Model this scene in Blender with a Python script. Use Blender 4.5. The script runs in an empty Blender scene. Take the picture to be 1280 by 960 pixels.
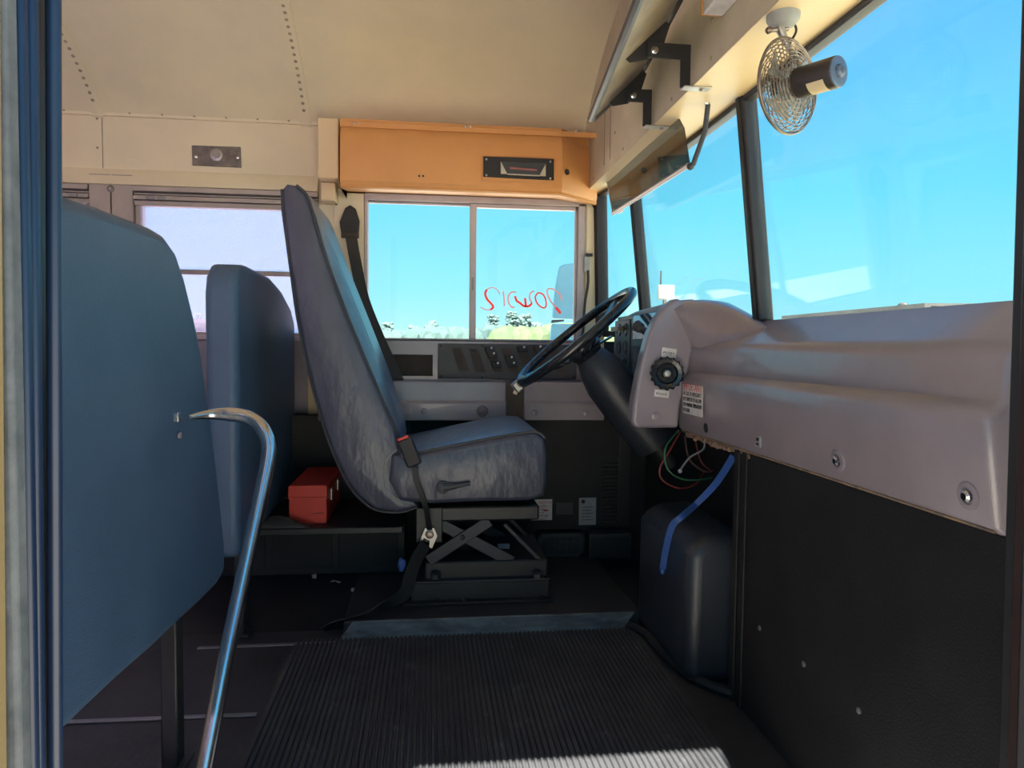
import bpy, bmesh, math, random
from mathutils import Vector, Matrix
random.seed(7)
scene = bpy.context.scene
C = scene.collection
PI = math.pi

# ------------------------------------------------------------------ camera
FPX = 880.0
YAW, PITCH, ROLL = math.radians(6.74), math.radians(-2.86), math.radians(0.6)
CAM = Vector((0.0, 0.0, 0.84))
Fv = Vector((math.sin(YAW) * math.cos(PITCH), math.cos(YAW) * math.cos(PITCH), math.sin(PITCH)))
R0 = Vector((math.cos(YAW), -math.sin(YAW), 0))
U0 = R0.cross(Fv)
Rv = R0 * math.cos(ROLL) + U0 * math.sin(ROLL)
Uv = -R0 * math.sin(ROLL) + U0 * math.cos(ROLL)
cd = bpy.data.cameras.new('camera')
cam = bpy.data.objects.new('camera', cd)
C.objects.link(cam)
cd.sensor_width = 36.0
cd.lens = FPX / 1280 * 36
cd.clip_start = 0.02
cd.clip_end = 1000
m3 = Matrix((Rv, Uv, -Fv)).transposed()
cam.matrix_world = Matrix.Translation(CAM) @ m3.to_4x4()
scene.camera = cam

# ------------------------------------------------------------------ world, sun, exposure
SUN_DIR = Vector((-0.13, -0.622, 1.0)).normalized()
SUN_E = 17.0
w = bpy.data.worlds.new('sky')
scene.world = w
w.use_nodes = True
nt = w.node_tree
nt.nodes.clear()
tc = nt.nodes.new('ShaderNodeTexCoord')
sx = nt.nodes.new('ShaderNodeSeparateXYZ')
rp = nt.nodes.new('ShaderNodeValToRGB')
bg = nt.nodes.new('ShaderNodeBackground')
ow = nt.nodes.new('ShaderNodeOutputWorld')
nt.links.new(tc.outputs['Generated'], sx.inputs[0])
nt.links.new(sx.outputs['Z'], rp.inputs[0])
nt.links.new(rp.outputs[0], bg.inputs[0])
nt.links.new(bg.outputs[0], ow.inputs[0])
els = rp.color_ramp.elements
stops = [(0.0, (.54, .95, 1.0)), (.08, (.32, .88, 1.02)), (.2, (.17, .76, 1.02)), (.34, (.13, .60, 1.0)), (.46, (.10, .49, .97)), (1.0, (.04, .24, .80))]
els[0].position = stops[0][0]; els[0].color = (*stops[0][1], 1)
els[1].position = 1.0; els[1].color = (*stops[-1][1], 1)
for p, c in stops[1:-1]:
    e = els.new(p); e.color = (*c, 1)
bg.inputs[1].default_value = 0.66
sd = bpy.data.lights.new('sun', 'SUN')
sd.energy = SUN_E
sd.color = (1.0, .93, .82)
sd.angle = math.radians(0.55)
so = bpy.data.objects.new('sun', sd)
C.objects.link(so)
so.location = (2, -8, 12)
so.rotation_euler = SUN_DIR.to_track_quat('Z', 'Y').to_euler()
vs = scene.view_settings
vs.view_transform = 'Standard'
vs.look = 'None'
vs.gamma = 1.0
vs.use_curve_mapping = False
vs.exposure = 0.72

# ------------------------------------------------------------------ survey helpers (pixel of the photo + known plane -> metres)
def ray(px, py):
    return Fv + Rv * ((px - 640) / FPX) + Uv * ((480 - py) / FPX)
def P(px, py, Y):
    d = ray(px, py); return CAM + d * (Y / d.y)
def PX(px, py, X):
    d = ray(px, py); return CAM + d * (X / d.x)
def PZ(px, py, Z):
    d = ray(px, py); return CAM + d * ((Z - CAM.z) / d.z)

# ------------------------------------------------------------------ materials
def lin(c):
    return tuple(((v / 255) / 12.92 if v / 255 <= .04045 else ((v / 255 + .055) / 1.055) ** 2.4) for v in c)
def mat(name, c1, rough=.6, metal=0.0, c2=None, nscale=6.0, bump=0.0, bscale=120.0, bdist=.002, coat=0.0, spec=.5, speck=None, speck_t=.7, speck_s=60.0, stretch=None):
    m = bpy.data.materials.new(name)
    m.use_nodes = True
    n = m.node_tree.nodes; l = m.node_tree.links
    b = n['Principled BSDF']
    b.inputs['Roughness'].default_value = rough
    b.inputs['Metallic'].default_value = metal
    b.inputs['Coat Weight'].default_value = coat
    b.inputs['Specular IOR Level'].default_value = spec
    t = n.new('ShaderNodeTexCoord')
    vec = t.outputs['Object']
    if stretch:
        mp = n.new('ShaderNodeMapping'); mp.inputs['Scale'].default_value = stretch
        l.new(vec, mp.inputs[0]); vec = mp.outputs[0]
    c2 = c2 or tuple(v * .78 for v in c1)
    nz = n.new('ShaderNodeTexNoise'); nz.inputs['Scale'].default_value = nscale; nz.inputs['Detail'].default_value = 6
    nz.inputs['Roughness'].default_value = .65
    l.new(vec, nz.inputs['Vector'])
    cr = n.new('ShaderNodeValToRGB')
    cr.color_ramp.elements[0].position = .35; cr.color_ramp.elements[0].color = (*c2, 1)
    cr.color_ramp.elements[1].position = .65; cr.color_ramp.elements[1].color = (*c1, 1)
    l.new(nz.outputs[0], cr.inputs[0])
    col = cr.outputs[0]
    if speck:
        n2 = n.new('ShaderNodeTexNoise'); n2.inputs['Scale'].default_value = speck_s; n2.inputs['Detail'].default_value = 8
        n2.inputs['Roughness'].default_value = .7
        l.new(vec, n2.inputs['Vector'])
        r2 = n.new('ShaderNodeValToRGB')
        r2.color_ramp.elements[0].position = speck_t; r2.color_ramp.elements[0].color = (0, 0, 0, 1)
        r2.color_ramp.elements[1].position = min(1, speck_t + .08); r2.color_ramp.elements[1].color = (1, 1, 1, 1)
        l.new(n2.outputs[0], r2.inputs[0])
        mx = n.new('ShaderNodeMixRGB'); mx.inputs[2].default_value = (*speck, 1)
        l.new(r2.outputs[0], mx.inputs[0]); l.new(col, mx.inputs[1]); col = mx.outputs[0]
    l.new(col, b.inputs['Base Color'])
    if bump:
        nb = n.new('ShaderNodeTexNoise'); nb.inputs['Scale'].default_value = bscale; nb.inputs['Detail'].default_value = 3
        l.new(vec, nb.inputs['Vector'])
        bp = n.new('ShaderNodeBump'); bp.inputs['Strength'].default_value = bump; bp.inputs['Distance'].default_value = bdist
        l.new(nb.outputs[0], bp.inputs['Height']); l.new(bp.outputs[0], b.inputs['Normal'])
    return m
def glass(name, tint, dust=0.03, dustcol=(.8, .85, .85), gloss=.08, mott=True):
    m = bpy.data.materials.new(name); m.use_nodes = True
    n = m.node_tree.nodes; l = m.node_tree.links; n.clear()
    o = n.new('ShaderNodeOutputMaterial')
    tr = n.new('ShaderNodeBsdfTransparent'); tr.inputs[0].default_value = (*tint, 1)
    gl = n.new('ShaderNodeBsdfGlossy'); gl.inputs['Roughness'].default_value = .02
    df = n.new('ShaderNodeBsdfTranslucent'); df.inputs[0].default_value = (*dustcol, 1)
    m1 = n.new('ShaderNodeMixShader'); m2 = n.new('ShaderNodeMixShader')
    m1.inputs[0].default_value = dust
    lw = n.new('ShaderNodeLayerWeight'); lw.inputs[0].default_value = .5      # Schlick: f0 + k * facing^5
    pw = n.new('ShaderNodeMath'); pw.operation = 'POWER'; pw.inputs[1].default_value = 5.0
    ma = n.new('ShaderNodeMath'); ma.operation = 'MULTIPLY_ADD'; ma.inputs[1].default_value = .8; ma.inputs[2].default_value = gloss * .3
    l.new(lw.outputs['Facing'], pw.inputs[0]); l.new(pw.outputs[0], ma.inputs[0])
    nz = n.new('ShaderNodeTexNoise'); nz.inputs['Scale'].default_value = 9; nz.inputs['Detail'].default_value = 5
    t = n.new('ShaderNodeTexCoord'); l.new(t.outputs['Object'], nz.inputs['Vector'])
    mu = n.new('ShaderNodeMath'); mu.operation = 'MULTIPLY'; mu.inputs[1].default_value = dust * 2
    l.new(nz.outputs[0], mu.inputs[0])
    if mott: l.new(mu.outputs[0], m1.inputs[0])
    else: m1.inputs[0].default_value = dust * 2
    l.new(tr.outputs[0], m1.inputs[1]); l.new(df.outputs[0], m1.inputs[2])
    l.new(ma.outputs[0], m2.inputs[0]); l.new(m1.outputs[0], m2.inputs[1]); l.new(gl.outputs[0], m2.inputs[2])
    l.new(m2.outputs[0], o.inputs[0])
    return m
M = {}
M['cream'] = mat('cream_paint', (.76, .67, .46), .45, c2=(.68, .61, .43), nscale=2.5, bump=.15, bscale=300)
M['ceiling'] = mat('ceiling_paint', (.80, .71, .48), .42, c2=(.70, .63, .45), nscale=2.2, bump=.2, bscale=350, speck=(.30, .22, .13), speck_t=.72, speck_s=22)
M['bulkhead'] = mat('bulkhead_paint', (.56, .49, .36), .5, c2=(.46, .40, .30), nscale=7, bump=.15, speck=(.22, .17, .12), speck_t=.7)
M['soffit'] = mat('soffit_paint', (.73, .57, .33), .45, c2=(.68, .53, .33), nscale=3, bump=.1)
M['orange'] = mat('orange_tan_fibreglass', (.66, .31, .105), .5, c2=(.58, .27, .09), nscale=3, bump=.25, bscale=260)
M['vinyl'] = mat('blue_grey_vinyl', (.062, .120, .205), .46, c2=(.050, .096, .168), nscale=5, bump=.5, bscale=420, spec=.6)
M['vinyl2'] = mat('seat_cover_vinyl', (.060, .067, .104), .42, c2=(.050, .056, .088), nscale=14, bump=.75, bdist=.010, bscale=19, stretch=(1, 1, .5), spec=.7)
M['vinyl_top'] = mat('skylit_seat_vinyl', (.12, .18, .25), .33, c2=(.08, .125, .18), nscale=10, bump=.6, bdist=.010, bscale=18, spec=.9, speck=(.22, .28, .34), speck_t=.74, speck_s=30)  # seat vinyl made lighter and bluer, sky highlights put into the colour
M['dash'] = mat('grey_mauve_plastic', (.285, .245, .285), .34, c2=(.24, .205, .245), nscale=6, bump=.12, bscale=300, spec=.7, coat=.35)
M['dash_rust'] = mat('rusty_foam_edge', (.30, .19, .12), .9, c2=(.12, .09, .08), nscale=40, bump=.8, bscale=90)
M['panel_dark'] = mat('charcoal_switch_panel', (.044, .048, .060), .5, c2=(.038, .040, .046), nscale=15, bump=.2)
M['filler'] = mat('brown_joint_filler', (.12, .098, .078), .7, nscale=20)
M['stain'] = mat('scuffed_stain', (.12, .10, .11), .8, c2=(.22, .19, .21), nscale=60)
M['slot'] = mat('brown_slot_plate', (.055, .042, .038), .7, nscale=20)
M['black'] = mat('black_paint', (.026, .027, .030), .45, c2=(.016, .017, .019), nscale=9, bump=.3, bscale=90, speck=(.06, .06, .062), speck_t=.74, speck_s=40)
M['blackwall'] = mat('black_textured_panel', (.021, .021, .024), .5, c2=(.014, .014, .016), nscale=5, bump=.5, bscale=260, spec=.3)
M['doghouse'] = mat('engine_cover_vinyl', (.030, .037, .052), .40, c2=(.020, .025, .034), nscale=7, bump=.4, bscale=150, spec=.5)
M['rubber'] = mat('black_rubber', (.020, .021, .023), .6, c2=(.013, .014, .015), nscale=12, bump=.3)
M['matr'] = mat('ribbed_rubber', (.062, .066, .074), .58, c2=(.036, .039, .045), nscale=7, bump=.4, bscale=200, speck=(.12, .125, .13), speck_t=.60, speck_s=14)
M['floor'] = mat('worn_black_floor', (.040, .042, .047), .52, c2=(.022, .024, .028), nscale=6, bump=.5, bscale=60, speck=(.075, .078, .08), speck_t=.66, speck_s=25)
M['ledge'] = mat('scuffed_rubber_ledge', (.15, .18, .21), .5, c2=(.05, .06, .07), nscale=9, bump=.4, stretch=(1, 4, 4))
M['alu'] = mat('window_aluminium', (.50, .44, .45), .45, .35, c2=(.42, .37, .38), nscale=8, bump=.1)
M['alu2'] = mat('aged_beige_aluminium', (.46, .41, .35), .5, .2, c2=(.38, .34, .30), nscale=9)
M['strip'] = mat('floor_strip_aluminium', (.35, .36, .38), .4, .8, nscale=20, bump=.3)
M['chrome'] = mat('satin_steel', (.62, .62, .64), .22, 1.0, c2=(.55, .55, .57), nscale=12)
M['steel'] = mat('dull_steel', (.45, .43, .40), .4, .8, nscale=30)
M['bronze'] = mat('bronze_wire', (.30, .235, .19), .35, .75, nscale=30)
M['rivet'] = mat('shadow_dark_rivet', (.36, .31, .21), .35)  # ceiling cream darkened, the shadows around rivets put into the colour
M['galv'] = mat('galvanised_lamp_plate', (.24, .22, .19), .35, .5, c2=(.12, .11, .10), nscale=35, bump=.3)
M['gray'] = mat('grey_plastic', (.30, .31, .30), .5, nscale=10)
M['red'] = mat('red_enamel', (.62, .045, .028), .42, c2=(.54, .04, .026), nscale=8, bump=.1)
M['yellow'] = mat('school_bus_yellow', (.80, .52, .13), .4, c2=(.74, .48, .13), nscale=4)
M['yellow_jamb'] = mat('bus_yellow_darkened', (.30, .21, .095), .4, c2=(.26, .19, .09), nscale=4)  # bus yellow darkened to keep its sunlit faces from clipping
M['seal'] = mat('dusty_grey_seal', (.12, .13, .135), .65, c2=(.065, .073, .08), nscale=30, bump=.4, speck=(.17, .175, .175), speck_t=.66)
M['bluerub'] = mat('blue_black_door_rubber', (.010, .024, .058), .36, c2=(.008, .018, .045), nscale=10)
M['darkpost'] = mat('dark_post_paint', (.020, .019, .021), .4, nscale=10)
M['redpost'] = mat('red_brown_edge', (.028, .016, .015), .4, nscale=10)
M['winseal'] = mat('windshield_seal', (.017, .019, .026), .5, nscale=14, c2=(.026, .026, .032), bump=.2)
M['white'] = mat('white_label', (.72, .70, .71), .55, nscale=30)
M['silver'] = mat('silver_label', (.33, .34, .38), .45, nscale=30)
M['ink'] = mat('black_ink', (.02, .02, .022), .6)
M['redink'] = mat('red_ink', (.6, .02, .03), .6)
M['wmark'] = mat('red_window_marker', (.85, .16, .13), .7)
M['wmark2'] = mat('faded_window_marker', (.80, .42, .42), .7)
for k_ in ('wmark', 'wmark2'):
    nn = M[k_].node_tree.nodes; ll = M[k_].node_tree.links
    tl = nn.new('ShaderNodeBsdfTranslucent'); tl.inputs[0].default_value = (.95, .20, .16, 1) if k_ == 'wmark' else (.9, .5, .5, 1)
    ms = nn.new('ShaderNodeMixShader'); ms.inputs[0].default_value = .75
    ll.new(nn['Principled BSDF'].outputs[0], ms.inputs[1]); ll.new(tl.outputs[0], ms.inputs[2])
    ll.new(ms.outputs[0], [q for q in nn if q.type == 'OUTPUT_MATERIAL'][0].inputs[0])
M['blue'] = mat('blue_nylon', (.035, .10, .36), .5, nscale=30)
M['wire_red'] = mat('red_wire', (.20, .03, .03), .5)
M['wire_green'] = mat('green_wire', (.03, .14, .07), .5)
M['wire_brown'] = mat('brown_wire', (.10, .05, .04), .5)
M['lens'] = mat('clear_lamp_lens', (.55, .50, .42), .2, nscale=50)
M['mirrorback'] = mat('dirty_mirror_backing', (.36, .31, .25), .55, c2=(.17, .14, .115), nscale=5, bump=.3, speck=(.10, .08, .07), speck_t=.66, speck_s=12)
M['trimgrey'] = mat('grey_edge_trim', (.045, .045, .05), .45, nscale=20)
M['gaugeglass'] = mat('gauge_glass', (.16, .26, .38), .06, .6, spec=1.0)  # blue of the reflected sky put into the base colour
M['beige'] = mat('beige_label', (.62, .52, .34), .5)
M['steelwheel'] = mat('black_wheel_rim', (.012, .014, .018), .22, c2=(.018, .02, .026), nscale=30, spec=.6)
M['motor'] = mat('black_motor_can', (.022, .018, .018), .45, nscale=60, c2=(.035, .03, .03))
M['motorcap'] = mat('blue_grey_motor_cap', (.10, .13, .20), .35, nscale=30)
M['mirror'] = mat('mirror_glass', (.5, .5, .5), .05, 1.0)
M['mirrorblue'] = mat('painted_sky_mirror', (.20, .56, .85), .3)  # even sky blue standing in for the mirrored sky
M['brown'] = mat('rust_brown', (.12, .065, .03), .8, c2=(.05, .03, .02), nscale=18)
M['ground'] = mat('pale_gravel', (.64, .59, .50), .9, c2=(.54, .50, .43), nscale=.6)
M['foliage'] = mat('hazy_foliage', (.075, .135, .12), .9, c2=(.055, .105, .10), nscale=.8)  # distance haze mixed into the leaf and bark colours
M['crown_leaf'] = mat('hazy_crown_leaves', (.13, .215, .195), .9, c2=(.10, .175, .165), nscale=.8)  # lighter copy of the foliage, offsetting self-shadow in the crowns
M['foliage2'] = mat('light_green_foliage', (.105, .155, .065), .9, c2=(.095, .15, .075), nscale=.8)
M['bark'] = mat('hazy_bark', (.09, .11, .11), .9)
M['housewhite'] = mat('pale_house_wall', (.22, .195, .185), .8)
M['roofgrey'] = mat('weathered_metal_roof', (.10, .088, .075), .6, c2=(.07, .06, .052), nscale=1)
M['foam'] = mat('white_scrap', (.75, .75, .75), .8)
M['g_clear'] = glass('side_glass', (.97, .99, 1.0), .012, (.9, .95, .95))
M['g_wind'] = glass('windshield_glass', (.90, .98, 1.0), .014, (.85, .95, 1.0))
M['g_rear'] = glass('lavender_tinted_glass', (.84, .76, .96), .11, (.88, .82, .92), mott=False)
M['g_visor'] = glass('smoked_visor_plastic', (.26, .25, .22), .06, (.5, .5, .5), .12)

# ------------------------------------------------------------------ mesh builder
ORG = {}
class MB:
    def __init__(s): s.bm = bmesh.new()
    def add(s, vs_, fs):
        v = [s.bm.verts.new(p) for p in vs_]
        for f in fs:
            try: s.bm.faces.new([v[i] for i in f])
            except ValueError: pass
        return s
    def box(s, x0, x1, y0, y1, z0, z1):
        a = [(x0, y0, z0), (x1, y0, z0), (x1, y1, z0), (x0, y1, z0), (x0, y0, z1), (x1, y0, z1), (x1, y1, z1), (x0, y1, z1)]
        return s.add(a, [(0, 3, 2, 1), (4, 5, 6, 7), (0, 1, 5, 4), (1, 2, 6, 5), (2, 3, 7, 6), (3, 0, 4, 7)])
    def obox(s, c, ax, ay, az):      # oriented box: centre and three half vectors
        c = Vector(c); ax, ay, az = Vector(ax), Vector(ay), Vector(az)
        a = [c - ax - ay - az, c + ax - ay - az, c + ax + ay - az, c - ax + ay - az, c - ax - ay + az, c + ax - ay + az, c + ax + ay + az, c - ax + ay + az]
        return s.add(a, [(0, 3, 2, 1), (4, 5, 6, 7), (0, 1, 5, 4), (1, 2, 6, 5), (2, 3, 7, 6), (3, 0, 4, 7)])
    def prism(s, pts, ext):
        ext = Vector(ext); n = len(pts)
        a = [Vector(p) for p in pts]; b = [p + ext for p in a]
        fs = [tuple(range(n))[::-1], tuple(range(n, 2 * n))] + [(i, (i + 1) % n, n + (i + 1) % n, n + i) for i in range(n)]
        return s.add(a + b, fs)
    def loft(s, rings, caps=True, closed=True):
        n = len(rings[0]); a = [Vector(p) for r in rings for p in r]; fs = []
        for k in range(len(rings) - 1):
            for i in range(n if closed else n - 1):
                j = (i + 1) % n
                fs.append((k * n + i, k * n + j, (k + 1) * n + j, (k + 1) * n + i))
        if caps and closed:
            fs.append(tuple(range(n))[::-1]); fs.append(tuple((len(rings) - 1) * n + i for i in range(n)))
        return s.add(a, fs)
    def tube(s, path, r, n=8, caps=True, loop=False):
        pts = [Vector(p) for p in path]; m = len(pts); rings = []
        rr = r if isinstance(r, (list, tuple)) else [r] * m
        prev = None
        for i, p in enumerate(pts):
            if loop: t = (pts[(i + 1) % m] - pts[i - 1]).normalized()
            else: t = (pts[min(i + 1, m - 1)] - pts[max(i - 1, 0)]).normalized()
            if prev is None:
                u = t.orthogonal().normalized()
            else:
                u = (prev - t * prev.dot(t)).normalized()
            prev = u; v = t.cross(u)
            rings.append([p + (u * math.cos(2 * PI * k / n) + v * math.sin(2 * PI * k / n)) * rr[i] for k in range(n)])
        if loop:
            # match twist roughly by closing to first ring
            a = [q for rg in rings for q in rg]; fs = []
            best = min(range(n), key=lambda o: (rings[-1][0] - rings[0][o]).length)
            for k in range(m):
                for i in range(n):
                    j = (i + 1) % n
                    if k < m - 1: fs.append((k * n + i, k * n + j, (k + 1) * n + j, (k + 1) * n + i))
                    else: fs.append((k * n + i, k * n + j, (j + best) % n, (i + best) % n))
            return s.add(a, fs)
        return s.loft(rings, caps)
    def ribbon(s, path, wv, th):     # flat strap: path, width half-vector(s), thickness
        pts = [Vector(p) for p in path]; m = len(pts); rings = []
        for i, p in enumerate(pts):
            t = (pts[min(i + 1, m - 1)] - pts[max(i - 1, 0)]).normalized()
            wh = Vector(wv); wh = (wh - t * wh.dot(t))
            wh = wh.normalized() * Vector(wv).length
            nn = t.cross(wh).normalized() * th / 2
            rings.append([p - wh - nn, p + wh - nn, p + wh + nn, p - wh + nn])
        return s.loft(rings)
    def lathe(s, c, axis, prof, n=24):   # prof: list of (distance along axis, radius)
        c = Vector(c); ax = Vector(axis).normalized(); u = ax.orthogonal().normalized(); v = ax.cross(u)
        rings = [[c + ax * d + (u * math.cos(2 * PI * k / n) + v * math.sin(2 * PI * k / n)) * max(r, 1e-5) for k in range(n)] for d, r in prof]
        return s.loft(rings)
    def ball(s, c, r, sub=1, sc=(1, 1, 1), jit=0):
        g = bmesh.ops.create_icosphere(s.bm, subdivisions=sub, radius=1)
        for v in g['verts']:
            k = 1 + random.uniform(-jit, jit)
            v.co = Vector((c[0] + v.co.x * r * sc[0] * k, c[1] + v.co.y * r * sc[1] * k, c[2] + v.co.z * r * sc[2] * k))
        return s
    def build(s, name, material, parent=None, bevel=0, seg=2, smooth=True, angle=35, subsurf=0, kind=None):
        bm = s.bm
        bmesh.ops.recalc_face_normals(bm, faces=bm.faces[:])
        if parent is None:
            xs = [v.co for v in bm.verts]
            o = Vector(((min(v.x for v in xs) + max(v.x for v in xs)) / 2, (min(v.y for v in xs) + max(v.y for v in xs)) / 2, min(v.z for v in xs)))
        else:
            o = ORG[parent.name]
        for v in bm.verts: v.co = v.co - o
        me = bpy.data.meshes.new(name); bm.to_mesh(me); bm.free()
        if smooth:
            for p in me.polygons: p.use_smooth = True
            me.set_sharp_from_angle(angle=math.radians(angle))
        me.materials.append(material)
        ob = bpy.data.objects.new(name, me); C.objects.link(ob)
        if parent is None: ob.location = o
        else: ob.parent = parent
        ORG[ob.name] = o
        if bevel:
            md = ob.modifiers.new('bevel', 'BEVEL'); md.width = bevel; md.segments = seg; md.limit_method = 'ANGLE'; md.angle_limit = math.radians(40)
            md.harden_normals = False
        if subsurf:
            md = ob.modifiers.new('sub', 'SUBSURF'); md.levels = subsurf; md.render_levels = subsurf
        if kind: ob['kind'] = kind
        return ob
def tag(o, label=None, cat=None, group=None, kind=None):
    if label: o['label'] = label
    if cat: o['category'] = cat
    if group: o['group'] = group
    if kind: o['kind'] = kind
    return o
def thing(name, loc, label, cat, group=None):
    o = bpy.data.objects.new(name, None); o.empty_display_size = .05; C.objects.link(o); o.location = loc
    ORG[o.name] = Vector(loc)
    return tag(o, label, cat, group)
def copy_tree(o, parent=None):
    c = o.copy(); C.objects.link(c)
    if parent is not None: c.parent = parent
    for ch in list(o.children): copy_tree(ch, c)
    return c
def struct(o, kind='structure'):
    o['kind'] = kind; return o
def smooth_path(pts, k=6):
    pts = [Vector(p) for p in pts]; out = []
    for i in range(len(pts) - 1):
        p0 = pts[max(i - 1, 0)]; p1 = pts[i]; p2 = pts[i + 1]; p3 = pts[min(i + 2, len(pts) - 1)]
        for j in range(k):
            t = j / k
            out.append(.5 * ((2 * p1) + (-p0 + p2) * t + (2 * p0 - 5 * p1 + 4 * p2 - p3) * t * t + (-p0 + 3 * p1 - 3 * p2 + p3) * t ** 3))
    out.append(pts[-1]); return out
def text(name, body, size, origin, xdir, ydir, material, parent, depth=.0003, align='LEFT', fit=None):
    cu = bpy.data.curves.new('t', 'FONT'); cu.body = body; cu.size = size; cu.extrude = depth; cu.align_x = align; cu.resolution_u = 2
    to = bpy.data.objects.new('t', cu); C.objects.link(to)
    dg = bpy.context.evaluated_depsgraph_get()
    me = bpy.data.meshes.new_from_object(to.evaluated_get(dg)); bpy.data.objects.remove(to)
    if fit:
        wd = max(v_.co.x for v_ in me.vertices)
        me.transform(Matrix.Diagonal((fit / wd, 1, 1, 1)))
    x = Vector(xdir).normalized(); y = Vector(ydir).normalized(); z = x.cross(y)
    mt = Matrix((x, y, z)).transposed().to_4x4(); mt.translation = Vector(origin) - ORG[parent.name]
    me.transform(mt); me.materials.clear(); me.materials.append(material)
    ob = bpy.data.objects.new(name, me); C.objects.link(ob); ob.parent = parent; ORG[ob.name] = ORG[parent.name]
    return ob
def bolt(parent, p, nrm, r=.008, name='bolt', m='steel', h=.004):
    return MB().lathe(p, nrm, [(-.002, r), (h * .6, r), (h, r * .6)], 12).build(name, M[m], parent)

# ------------------------------------------------------------------ dimensions of the bus
YW, YE = 2.78, 0.52          # inner face of driver-side wall, inner face of entrance-side wall
XB = -3.3                    # rear end that is built
SILL, WTOP = P(600, 425, YW).z, P(600, 251, YW).z
YC, AH = 1.665, 1.20
def arch(y, base=1.46, h=.58): 
    u = min(1, abs(y - YC) / AH); return base + h * math.sqrt(max(0, 1 - u * u))
SEAM1, SEAM2 = -1.19, -.452

# ================================================================== SETTING
ground = struct(MB().box(-80, 90, -60, 200, -1.05, -.95).build('ground', M['ground']))
# floor with the step well cut out
WX0, WX1, WY1 = -.40, .74, 1.27
fl = MB().box(XB, WX0, YE, YW, -.06, 0).box(WX0, .80, WY1, YW, -.06, 0).build('floor', M['floor'])
struct(fl)
for i, (y0, y1, z) in enumerate([(1.02, WY1, -.24), (.76, 1.02, -.48), (.44, .76, -.72)]):
    MB().box(WX0, WX1, y0, y1, z - .06, z).build('step', M['matr'], fl, bevel=.006)
MB().box(WX0, WX1, WY1 - .02, WY1, -.24, -.0605).box(WX0, WX1, 1.00, 1.02, -.48, -.301).box(WX0, WX1, .74, .76, -.72, -.541).build('riser', M['rubber'], fl)
MB().box(WX0 - .02, WX0, .44, WY1, -.78, -.061).build('well_side', M['blackwall'], fl)

# ribbed mat
xl, xr = -.372, .618
matob = thing('ribbed_mat', (.12, 1.7, 0), 'black ribbed rubber floor mat between the step well and the driver platform', 'floor mat')
MB().box(xl, xr, WY1 - .005, 2.03, 0.0005, .004).build('mat_sheet', M['matr'], matob)
rb = MB(); nr = 76; wr = (xr - xl - .01) / nr
for i in range(nr):
    x = xl + .006 + i * wr
    y0 = WY1 - .007 if i % 1 == 0 else WY1
    a = [(x, y0, .004), (x + wr * .15, y0, .0095), (x + wr * .55, y0, .0095), (x + wr * .7, y0, .004)]
    rb.prism(a, (0, 2.025 - y0, 0))
o = rb.build('rib', M['matr'], matob, kind='stuff')
# rubber nosing on the step edge
MB().box(xl, xr, WY1 - .03, WY1 - .006, -.03, .004).build('nosing', M['ledge'], matob, bevel=.004)
# driver platform
pl = thing('driver_platform', (.2, 2.3, 0), 'low black raised platform with scuffed grey-blue rubber front edge under the driver seat', 'platform')
px0, px1 = P(438, 790, 2.04).x, .64
MB().prism([(px0 - .02, 2.035, .0005), (px1, 2.035, .0005), (px1, 2.655, .0005), (px0 - .02, 2.655, .0005)], (0, 0, .048)).build('deck', M['floor'], pl, bevel=.006)
MB().prism([(px0 - .03, 2.015, .0005), (px0 - .03, 2.034, .0005), (px0 + .01, 2.034, .053), (px0 + .01, 2.024, .053)], (px1 - px0 - .03, 0, 0)).build('front_edge', M['ledge'], pl, bevel=.003)
MB().prism([(-.80, 2.10, .0005), (-.80, 2.26, .048), (-.80, 2.655, .048), (-.80, 2.655, .0005)], (px0 - .0205 + .80, 0, 0)).build('side_ramp', M['blackwall'], pl)
# floor strips
def strip(p0, p1, label):
    a = Vector(p0); b = Vector(p1); d = (b - a); n = Vector((-d.y, d.x, 0)).normalized() * .007
    tag(MB().prism([a - n, b - n, b + n, a + n], (0, 0, .004)).build('floor_strip', M['strip'], bevel=.001), label, 'floor strip', 'aluminium floor strips')
s0 = P(250, 812, 2.02); s1 = P(455, 805, 2.02)
strip((s0.x, 2.0, .0005), (px0 - .035, 2.005, .0005), 'thin aluminium floor strip running from the chrome rail to the driver platform')
strip((-1.0, 1.63, .0005), (-.385, 1.62, .0005), 'thin aluminium floor strip nearest the step well, passing under the left barrier')
# rubber cove along the front of the mat
cv = [(.60, 2.03, .0), (.635, 1.95, .0), (.64, 1.85, 0), (.66, 1.72, 0), (.69, 1.64, 0), (.74, 1.585, 0)]
tag(MB().tube(smooth_path([(a, b, .013) for a, b, c in cv]), .013, 8).build('rubber_cove', M['rubber']), 'bent black rubber cove strip at the foot of the engine cover', 'trim strip')

# ---- driver side wall: built from pieces around the windows
TH = .05
wall = MB()
wx = [XB, -2.70, -1.97, SEAM1 - .04, SEAM2 - .0, .66]
DL, DR = P(458, 340, YW).x, P(726, 340, YW).x      # driver window
wins = [(-2.66, -2.01), (-1.93, -1.235), (P(171, 340, YW).x, -.42)]
allw = wins + [(DL, DR)]
wall.box(XB, .70, YW, YW + TH, -.5, SILL)
wall.box(XB, .70, YW, YW + TH, WTOP, 1.72)
prev = XB
for a, b in allw + [(.70, None)]:
    if a > prev: wall.box(prev, a, YW, YW + TH, SILL, WTOP)
    prev = b
wall_d = struct(wall.build('wall_driver_side', M['cream']))
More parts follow.
